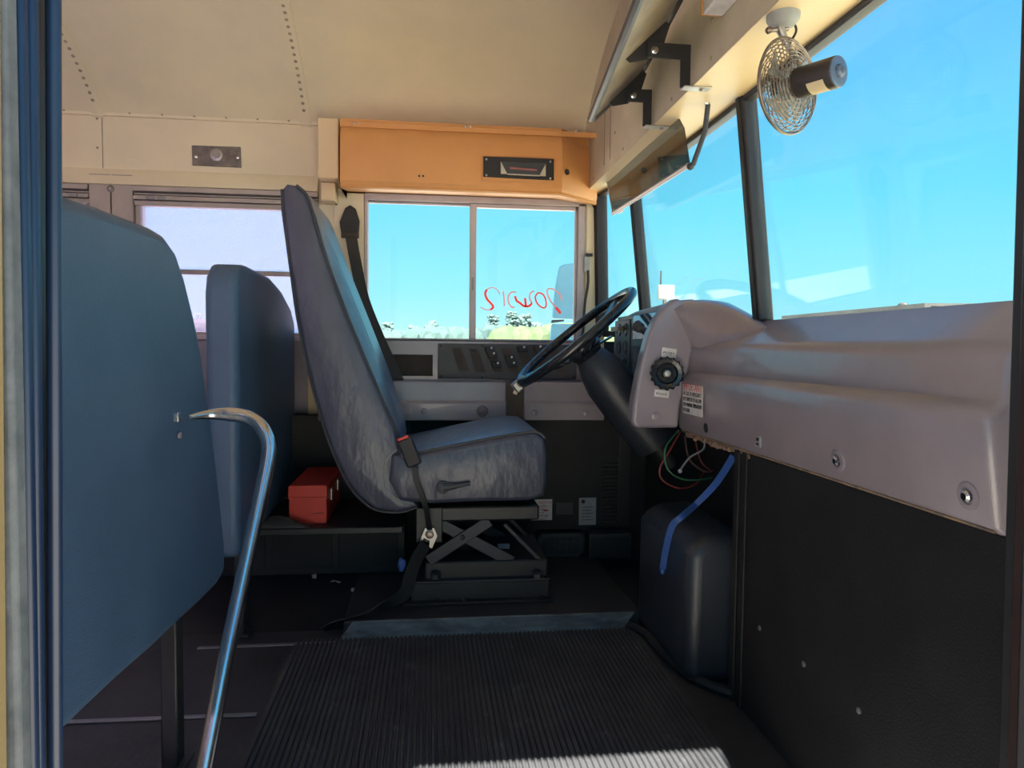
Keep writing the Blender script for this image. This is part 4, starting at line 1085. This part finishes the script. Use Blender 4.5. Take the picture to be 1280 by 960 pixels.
# cream pilaster
pb1 = thing('pilaster_box', (P(411, 200, 2.62).x, 2.7, 1.43), 'tall cream metal cover box at the left end of the orange housing', 'cover box')
x0, x1 = P(397, 180, 2.62).x, P(423, 180, 2.62).x
MB().box(x0, x1 - .0, 2.62, YW - .001, P(410, 223, 2.62).z, P(410, 147, 2.62).z).build('cover', M['soffit'], pb1, bevel=.004)
MB().box(P(401, 240, 2.68).x, P(419, 240, 2.68).x, 2.68, YW - .013, P(410, 250, 2.68).z, P(410, 223, 2.62).z - .001).build('conduit', M['soffit'], pb1, bevel=.003)
# interior marker lamp plate
la, lb_ = P(240, 182, YW), P(302, 210, YW)
ml = thing('marker_lamp', ((la.x + lb_.x) / 2, YW, lb_.z), 'small rectangular dull metal lamp plate on the cream wall above the rear window', 'lamp')
MB().prism([P(240, 182, YW - .0005), P(301, 184, YW - .0005), P(302, 210, YW - .0005), P(241, 207, YW - .0005)], (0, -.006, 0)).build('plate', M['galv'], ml, bevel=.002)
MB().lathe(P(271, 194, YW - .006), (0, -1, 0), [(0, .024), (.004, .022), (.006, .012), (.012, .012), (.012, .004)], 20).build('socket', M['steel'], ml)
for a, b in ((245, 196), (297, 197)): bolt(ml, P(a, b, YW - .006), (0, -1, 0), .006, 'screw', 'chrome', .003)

# ================================================================== OVERHEAD MIRROR WITH BRACKETS
mr = thing('overhead_mirror', (.48, 1.5, 1.48), 'long tilted overhead mirror with grey edge trim on two black brackets', 'mirror')
def mA(y): return Vector((.415 + .1 * (y - 1.63), y, 1.480))
def mB_(y): return Vector((.560 + .1 * (y - 1.63), y, 1.622))
ymn, ymx = 1.02, 1.97
outl = []
for a_ in range(0, 91, 15):
    r = .055; outl.append((ymx - r + r * math.cos(math.radians(a_ - 90)) if 0 else ymx - r + r * math.sin(math.radians(a_)), r - r * math.cos(math.radians(a_))))
L_ = (mB_(1.5) - mA(1.5)).length
def corner(yc, vc, r, a0, a1): return [(yc + r * math.cos(math.radians(a)), vc + r * math.sin(math.radians(a))) for a in range(a0, a1 + 1, 15)]
r = .05
outl = corner(ymx - .02, .02, .02, -90, 0) + corner(ymx - r, L_ - r, r, 0, 90) + corner(ymn + r, L_ - r, r, 90, 180) + corner(ymn + r, r, r, 180, 270)
def mpt(y, v_): return mA(y) + (mB_(y) - mA(y)) * (v_ / L_)
nrm_ = Vector((-.7, .07, .7)).normalized()
MB().prism([mpt(y, v_) for y, v_ in outl], nrm_ * .004).build('backing', M['mirrorback'], mr)
MB().prism([mpt(y, v_) + nrm_ * .0045 for y, v_ in outl], nrm_ * .003).build('glass', M['mirror'], mr)
MB().tube([mpt(y, v_) + nrm_ * .003 for y, v_ in outl], .0105, 8, loop=True).build('edge_trim', M['trimgrey'], mr)
def bracket(yb_, off):
    gx = [(.452, 1.516), (.462, 1.508), (.505, 1.517), (.541, 1.552), (.556, 1.600), (.546, 1.607)]
    br = MB().prism([(x + off, yb_, z - .0) for x, z in gx], (0, .005, 0)).build('gusset', M['ink'], mr, bevel=.001)
    MB().box(.500 + off, XBK + .004, yb_ - .0062, yb_ - .0008, 1.520, 1.555).build('arm', M['black'], mr, bevel=.001)
    MB().box(XBK - .024, XBK + .005, yb_ - .0062, yb_ - .0008, bz + .002, 1.520).build('arm_leg', M['black'], mr, bevel=.001)
    MB().box(XBK - .022, XBK + .045, yb_ - .028, yb_ - .0008, bz - .004, bz - .0005).build('foot', M['steel'], mr, bevel=.001)
    bolt(mr, (.517 + off, yb_ - .0065, 1.536), (0, -1, 0), .009, 'pivot_bolt', 'chrome', .006)
    bolt(mr, (XBK + .025, yb_ - .015, bz - .004), (0, 0, -1), .006, 'bolt', 'steel', .004)
bracket(1.63, 0); bracket(1.92, .035)
# control card at the top
q = PX(912, 0, XBK)
cbx = thing('header_box', (XBK - .02, 1.38, 1.545), 'cream box with orange-red edge on the front bulkhead at the top of the view', 'box')
zcb = PX(910, 12, XBK - .04).z + .042
MB().box(XBK - .045, XBK - .0005, 1.335, 1.44, zcb, zcb + .12).build('case', M['white'], cbx, bevel=.004)
MB().box(XBK - .047, XBK - .001, 1.4405, 1.446, zcb + .002, zcb + .12).build('side_edge', M['orange'], cbx, bevel=.001)

# ================================================================== SUN VISOR
vz = thing('sun_visor', P(810, 230, 2.1), 'smoked translucent sun visor with silver rail hanging below the cream soffit', 'sun visor')
va, vb, vc_, vd = P(757, 216, 2.58), P(838, 150, 1.90), P(861, 205, 1.77), P(766, 266, 2.50)
vb2 = P(850, 150, 1.82)
vm = P(847, 147, 1.84)
pts_ = [va, P(790, 186, 2.24), P(828, 156, 1.95), vm, P(854, 160, 1.80), vc_, vd]
nv = (vc_ - va).cross(vb - vd).normalized()
if nv.x < 0: nv = -nv
MB().prism(pts_, nv * .004).build('visor_sheet', M['g_visor'], vz)
MB().tube([vd + Vector((0, 0, -.003)), vc_ + Vector((0, 0, -.003))], .0065, 10).build('rail', M['alu'], vz)
MB().tube([va, vd], .003, 6).build('end_clip', M['alu'], vz)
MB().obox(P(776, 262, 2.47), (.004, 0, 0), (0, .03, 0), (0, 0, .010)).build('rail_sticker', M['white'], vz, bevel=.001)
aT = P(886, 122, 1.72); aB = P(866, 207, 1.755)
MB().tube([aT, P(881, 165, 1.735), aB], .0065, 10).build('arm', M['panel_dark'], vz)
MB().lathe(aT, (0, 0, 1), [(-.004, .010), (.012, .012), (max(.013, bz - aT.z + .003), .012)], 14).build('soffit_mount', M['bronze'], vz)
MB().ball(P(863, 208, 1.765), .010, 2).build('knuckle', M['panel_dark'], vz)
MB().lathe(P(884, 128, 1.71), (0, -1, 0), [(0, .006), (.003, .006), (.005, .003)], 10).build('screw', M['chrome'], vz)

# ================================================================== FAN
FY = 1.25
fc = P(985, 108, FY)
tocam = (CAM - fc).normalized()
ax = (tocam * .70 + R0 * .66 + Vector((0, 0, 1)) * .20).normalized()       # motor side turned towards the door
fan = thing('dash_fan', fc, 'small caged fan with black motor hanging from the soffit in front of the windshield', 'fan')
Rf = 59 / 880 * FY
u = ax.orthogonal().normalized(); v = ax.cross(u)
def fp(r, a, d): return fc + ax * d + (u * math.cos(a) + v * math.sin(a)) * r
# front guard (windshield side away from motor) and back guard
def dome(r, s): return s * .022 * (1 - (r / Rf) ** 2) ** .5 if r < Rf else 0
for s, nm in ((1, 'rear_guard'), (-1, 'front_guard')):
    g = MB()
    for r_ in [Rf * k for k in (.28, .40, .50, .59, .67, .75, .82, .89, .95)]:
        g.tube([fp(r_, 2 * PI * i / 40, dome(r_, s)) for i in range(40)], .0009, 5, loop=True)
    for k in range(20):
        a0_ = 2 * PI * k / 20
        g.tube([fp(Rf * t_, a0_ + 1.1 * (1 - t_) * s, dome(Rf * t_, s)) for t_ in (.2, .35, .5, .65, .8, .92, 1.0)], .0008, 5)
    g.build(nm, M['bronze'], fan)
MB().tube([fp(Rf, 2 * PI * i / 56, 0) for i in range(56)], .0028, 8, loop=True).build('guard_rim', M['bronze'], fan)
MB().lathe(fc, ax, [(-.024, .001), (-.025, .020), (-.023, .021), (-.022, .001)], 20).build('front_badge', M['bronze'], fan)
MB().lathe(fc, ax, [(.018, .026), (.022, .027), (.024, .022)], 24).build('guard_plate', M['bronze'], fan)
# blades
MB().lathe(fc, ax, [(-.012, .014), (.008, .016), (.012, .010)], 18).build('blade_hub', M['gray'], fan)
for k in range(4):
    a0_ = k * PI / 2 + .3; rings = []
    for t_ in (.18, .4, .65, .82):
        hwid = .30 + .22 * t_
        rings.append([fp(Rf * t_, a0_ - hwid, -.007), fp(Rf * t_, a0_ + hwid, .007), fp(Rf * t_, a0_ + hwid, .0082), fp(Rf * t_, a0_ - hwid, -.0058)])
    MB().loft(rings).build('blade', M['gray'], fan)
ml_ = .076
MB().lathe(fc + ax * .022, ax, [(0, .024), (.002, .027), (ml_ - .003, .027), (ml_, .0255)], 28).build('motor', M['motor'], fan)
MB().lathe(fc + ax * (.0225 + ml_), ax, [(-.002, .0262), (.0008, .0258), (.002, .023), (.001, .012), (.006, .011), (.008, .006), (.011, .005), (.012, .002)], 24).build('motor_cap', M['motorcap'], fan)
lbp = P(1024, 103, FY - .05)
# label wrapped on the motor surface
cdir = (CAM - fc).normalized(); side = (cdir - ax * cdir.dot(ax)).normalized(); low = (side * .55 + Vector((0, 0, -1)) * .8); low = (low - ax * low.dot(ax)).normalized(); tng = ax.cross(low)
rings = []
for a in [-.55, -.3, 0, .3, .55]:
    dd = (low * math.cos(a) + tng * math.sin(a)); 
    c0 = fc + ax * (.022 + .030) + dd * .0272; c1 = fc + ax * (.022 + .062) + dd * .0272
    rings.append([c0, c1, c1 + dd * .0006, c0 + dd * .0006])
MB().loft(rings).build('motor_label', M['beige'], fan)
# mount
mt = P(979, 24, FY); zt_ = bz + .0
mt_top = Vector((mt.x, FY, zt_))
MB().lathe(mt_top, (0, 0, -1), [(0, .030), (.01, .029), (max(.02, zt_ - mt.z), .021), (max(.021, zt_ - mt.z) + .003, .010)], 24).build('mount_cup', M['gray'], fan)
MB().tube([Vector((mt.x, FY, mt.z + .004)), P(975, 36, FY), P(981, 50, FY), P(988, 64, FY), fc + ax * .03 + Vector((0, 0, .02))], [.008, .009, .006, .005, .004], 10).build('bracket', M['steel'], fan)
MB().tube([P(962, 38, FY), P(985, 36, FY)], .0042, 8).build('clamp_screw', M['bronze'], fan)
MB().ball(P(961, 38, FY), .0068, 2).build('clamp_knob', M['bronze'], fan)
MB().tube(smooth_path([Vector((mt.x + .01, FY, mt.z + .004)), P(993, 30, FY), P(995, 40, FY), P(987, 56, FY), P(989, 70, FY)], 5), .0022, 6).build('power_cord', M['ink'], fan)

# ================================================================== SMALL THINGS
# hose and latch on the A pillar
hz_ = thing('pillar_latch', P(735, 345, YW - .02), 'small dull latch with black hose on the cream pillar right of the sliding window', 'latch')
yl_ = YW - .018
MB().box(P(730, 330, yl_).x, P(737, 330, yl_).x, yl_ - .006, yl_ + .004, P(733, 340, yl_).z, P(733, 318, yl_).z).build('latch_plate', M['steel'], hz_, bevel=.001)
MB().box(P(731, 330, yl_).x, P(740, 330, yl_).x, yl_ - .012, yl_ - .0065, P(733, 321, yl_).z, P(733, 317, yl_).z).build('latch_tab', M['ink'], hz_, bevel=.001)
MB().tube(smooth_path([P(735, 338, yl_ - .005), P(735, 355, yl_ - .008), P(731, 380, yl_ - .008), P(729, 410, yl_ - .006), P(727, 424, yl_ - .004)], 4), .0055, 8).build('hose', M['ink'], hz_)
# engine cover (doghouse)
eg = thing('engine_cover', (.72, 1.85, 0), 'rounded dark blue-black vinyl engine cover under the dash beside the mat', 'engine cover')
x0, x1, y0, y1 = .638, .805, 1.655, 2.08
MB().prism([(x0, y0, .0005), (x0 + .002, y0, .33), (x0 + .02, y0, .362), (x0 + .06, y0, .375), (x1, y0, .385), (x1, y0, .0005)], (0, y1 - y0, 0)).build('cover', M['doghouse'], eg, bevel=.045, seg=6, angle=60)
MB().tube([(x0 + .036, y0 + .008, .05), (x0 + .036, y0 + .008, .30), (x0 + .05, y0 + .03, .35)], .003, 6).build('seam_bead', M['doghouse'], eg)
# wires under the dash
def wire(pts, m, r, label, nm='wire'):
    return tag(MB().tube(smooth_path([P(*p) for p in pts], 6), r, 6).build(nm, M[m]), label, 'wire', 'loose wires under the dash')
wire([(848, 538, 1.98), (832, 560, 1.94), (834, 585, 1.93), (850, 598, 1.93), (872, 600, 1.94), (890, 597, 1.97)], 'wire_green', .0028, 'green loose wire looping below the instrument housing')
wire([(850, 540, 2.0), (836, 565, 1.96), (825, 585, 1.95), (828, 600, 1.95), (848, 610, 1.95), (868, 606, 1.97), (880, 590, 2.0)], 'wire_red', .0028, 'red loose wire hanging lowest below the instrument housing')
wire([(877, 540, 2.0), (880, 560, 1.99), (862, 572, 1.98), (850, 588, 1.97)], 'silver', .0028, 'short pale wire with white connector tip under the dash')
wire([(856, 545, 2.02), (862, 575, 2.0), (885, 590, 2.0), (900, 575, 2.02), (888, 548, 2.05)], 'wire_brown', .003, 'brown loose wire curling behind the pale wire under the dash')
wire([(868, 545, 2.05), (878, 580, 2.03), (905, 592, 2.03), (914, 570, 2.06)], 'wire_red', .0028, 'dark red loose wire nearest the blue strap under the dash')
tag(MB().ball(P(850, 589, 1.97), .006, 2).build('connector', M['white']), 'tiny white connector on the end of the pale wire', 'connector')
tag(MB().ribbon(smooth_path([PX(917, 570, .735), P(895, 604, 1.74), P(870, 630, 1.80), PX(853, 645, .655), PX(840, 658, .634), PX(832, 688, .632), PX(828, 712, .632)], 5), (.006, 0, -.006), .003).build('blue_strap', M['blue']), 'blue strap hanging from the dash over the engine cover', 'strap')
tag(MB().ball(PX(828, 714, .630), .007, 2, (1, 1, 1.4)).build('strap_tip', M['blue']), 'blue plastic tip at the lower end of the strap', 'strap tip')
# scraps on the floor
random.seed(11)
for (a, b, s_, lb) in ((359, 716, .012, 'white paper scrap on the floor nearest the barrier leg'), (393, 720, .015, 'white paper scrap in the middle of the dark floor'), (420, 727, .012, 'white paper scrap right of the middle scrap on the dark floor'), (441, 737, .009, 'pinkish paper scrap nearest the driver platform')):
    p = PZ(a, b, .052); an = random.uniform(0, 3)
    m_ = 'foam'
    c_, s2 = math.cos(an), math.sin(an)
    pts_ = [Vector((p.x + s_ * (c_ * i - s2 * j * .5), p.y + s_ * (s2 * i + c_ * j * .5), .0495 + h)) for i, j, h in ((-1.3, -1, 0), (1.2, -.8, .004), (1.5, .9, .0), (0, 1.2, .006), (-1.1, .7, 0))]
    tag(MB().prism(pts_, (0, 0, .0015)).build('paper_scrap', M[m_]), lb, 'paper scrap', 'scraps on the dark floor')

# ================================================================== OUTSIDE
om = thing('side_mirror', P(708, 380, 3.12), 'outside mirror with sky reflection painted blue beyond the right side of the driver window', 'outside mirror')
yo_ = 3.12
o1 = [P(691, 398, yo_), P(693, 372, yo_), P(697, 345, yo_), P(700, 333, yo_), P(706, 330, yo_), P(740, 328, yo_), P(740, 400, yo_)]
MB().prism(o1, (0, .03, 0)).build('flat_mirror', M['mirrorblue'], om, bevel=.003)
MB().prism([P(687, 440, yo_), P(690, 405, yo_), P(740, 405, yo_), P(740, 440, yo_)], (0, .03, 0)).build('convex_mirror', M['mirrorblue'], om, bevel=.003)
MB().prism([P(689, 404, yo_ - .002), P(690, 400, yo_ - .002), P(705, 399.5, yo_ - .002), P(705, 401.5, yo_ - .002)], (0, .01, 0)).build('mirror_gasket', M['ink'], om)
MB().tube([P(740, 320, yo_ + .04), P(740, 460, yo_ + .04), Vector((.74, YW + .05, .75))], .012, 8).build('mirror_arm', M['black'], om)

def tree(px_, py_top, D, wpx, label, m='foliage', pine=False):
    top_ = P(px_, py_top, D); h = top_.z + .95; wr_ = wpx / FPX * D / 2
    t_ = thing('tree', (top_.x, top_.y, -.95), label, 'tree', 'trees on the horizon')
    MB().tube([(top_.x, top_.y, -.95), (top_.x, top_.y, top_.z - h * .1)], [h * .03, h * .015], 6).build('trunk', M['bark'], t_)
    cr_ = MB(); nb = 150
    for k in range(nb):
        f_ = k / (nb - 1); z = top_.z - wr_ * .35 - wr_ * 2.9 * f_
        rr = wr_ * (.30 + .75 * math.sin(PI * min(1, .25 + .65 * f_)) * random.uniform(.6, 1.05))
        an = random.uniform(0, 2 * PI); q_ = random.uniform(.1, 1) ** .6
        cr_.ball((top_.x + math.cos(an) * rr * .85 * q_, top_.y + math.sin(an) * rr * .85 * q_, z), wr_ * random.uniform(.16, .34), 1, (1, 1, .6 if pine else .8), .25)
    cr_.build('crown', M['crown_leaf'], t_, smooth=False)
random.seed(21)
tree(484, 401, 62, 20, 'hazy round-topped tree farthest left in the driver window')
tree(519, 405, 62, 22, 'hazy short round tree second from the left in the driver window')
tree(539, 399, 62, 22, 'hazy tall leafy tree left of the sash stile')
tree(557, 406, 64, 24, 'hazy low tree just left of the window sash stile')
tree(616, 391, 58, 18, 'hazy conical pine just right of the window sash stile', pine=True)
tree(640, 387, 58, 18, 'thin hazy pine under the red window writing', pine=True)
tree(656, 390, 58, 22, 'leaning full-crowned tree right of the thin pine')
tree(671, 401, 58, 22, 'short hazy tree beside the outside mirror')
tree(248, 390, 70, 12, 'hazy tree seen past the foreground barrier in the rear window')
def hedge(px0_, px1_, pyt, D, m, label, seed, n=70):
    random.seed(seed); hb_ = MB()
    for k in range(n):
        f_ = k / (n - 1); p = P(px0_ + (px1_ - px0_) * f_, pyt + 3 + 3 * math.sin(7 * f_) + random.uniform(-1, 2), D)
        hb_.ball((p.x, p.y + random.uniform(-1, 1), p.z - .8), random.uniform(.7, 1.1), 2, (1, 1, 1), .15)
        hb_.ball((p.x, p.y, p.z - 1.9), 1.25, 1, (1.1, 1, 1.2), .12)
    tag(hb_.build('woodland', M[m], smooth=False), label, 'woodland', kind='stuff')
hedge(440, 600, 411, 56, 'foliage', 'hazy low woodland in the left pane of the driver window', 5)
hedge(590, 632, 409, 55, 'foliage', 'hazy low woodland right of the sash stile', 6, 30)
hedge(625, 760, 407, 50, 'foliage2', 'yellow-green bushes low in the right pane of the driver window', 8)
# pale house through rear window
hp0, hp1 = P(210, 404, 45), P(275, 404, 45)
hs = thing('house', ((hp0.x + hp1.x) / 2, 46.5, -.95), 'pale pinkish house seen low in the rear side window', 'house')
MB().box(hp0.x, hp1.x, 45, 49, -.95, P(250, 404, 45).z).build('wall', M['housewhite'], hs)
MB().prism([(hp0.x - .3, 44.7, P(250, 404, 45).z), (hp0.x - .3, 47, P(250, 397, 45).z), (hp0.x - .3, 49.3, P(250, 404, 45).z)], (hp1.x - hp0.x + .6, 0, 0)).build('roof', M['roofgrey'], hs)
# shed roof seen over the dash
a_ = PX(985, 389, 14.0); b_ = PX(1160, 378, 14.0)
sh_ = thing('shed', (14.6, (a_.y + b_.y) / 2, -.95), 'low shed with weathered metal roof seen over the dash through the windshield', 'shed')
MB().box(14.1, 17, b_.y, a_.y, -.95, b_.z - .10).build('wall', M['housewhite'], sh_)
MB().prism([(13.9, b_.y, b_.z - .14), (13.9, b_.y, b_.z - .02), (17.3, b_.y, b_.z + .02), (17.3, b_.y, b_.z - .14)], (0, a_.y - b_.y + .3, 0)).build('roof', M['roofgrey'], sh_)
q = PX(1125, 376, 14.2); MB().ball((14.3, q.y, b_.z + .02), .12, 2, (1, 1.6, .7)).build('roof_vent', M['roofgrey'], sh_)
for k in range(12):
    y = a_.y - .1 - k * .12
    MB().box(13.86, 13.9, y - .03, y + .03, b_.z - .45, b_.z - .15).build('slat', M['roofgrey'], sh_)
# made-up white panel on a post, standing in for a glare patch
a_ = P(823, 374, 16); b_ = P(844, 356, 16)
bd = thing('glare_panel', ((a_.x + b_.x) / 2, 16, -.95), 'small white panel added for a glare patch, with thin mast, beyond the windshield above the instrument housing', 'added panel')
MB().box(a_.x, b_.x, 16, 16.08, a_.z, b_.z).build('board', M['housewhite'], bd, bevel=.02)
MB().box((a_.x + b_.x) / 2 - .04, (a_.x + b_.x) / 2 + .04, 16.09, 16.17, -.95, b_.z - .05).build('post', M['bark'], bd)
c_ = P(828, 338, 16); MB().tube([(c_.x, 16.1, a_.z), (c_.x, 16.1, c_.z)], .02, 6).build('mast', M['redpost'], bd)
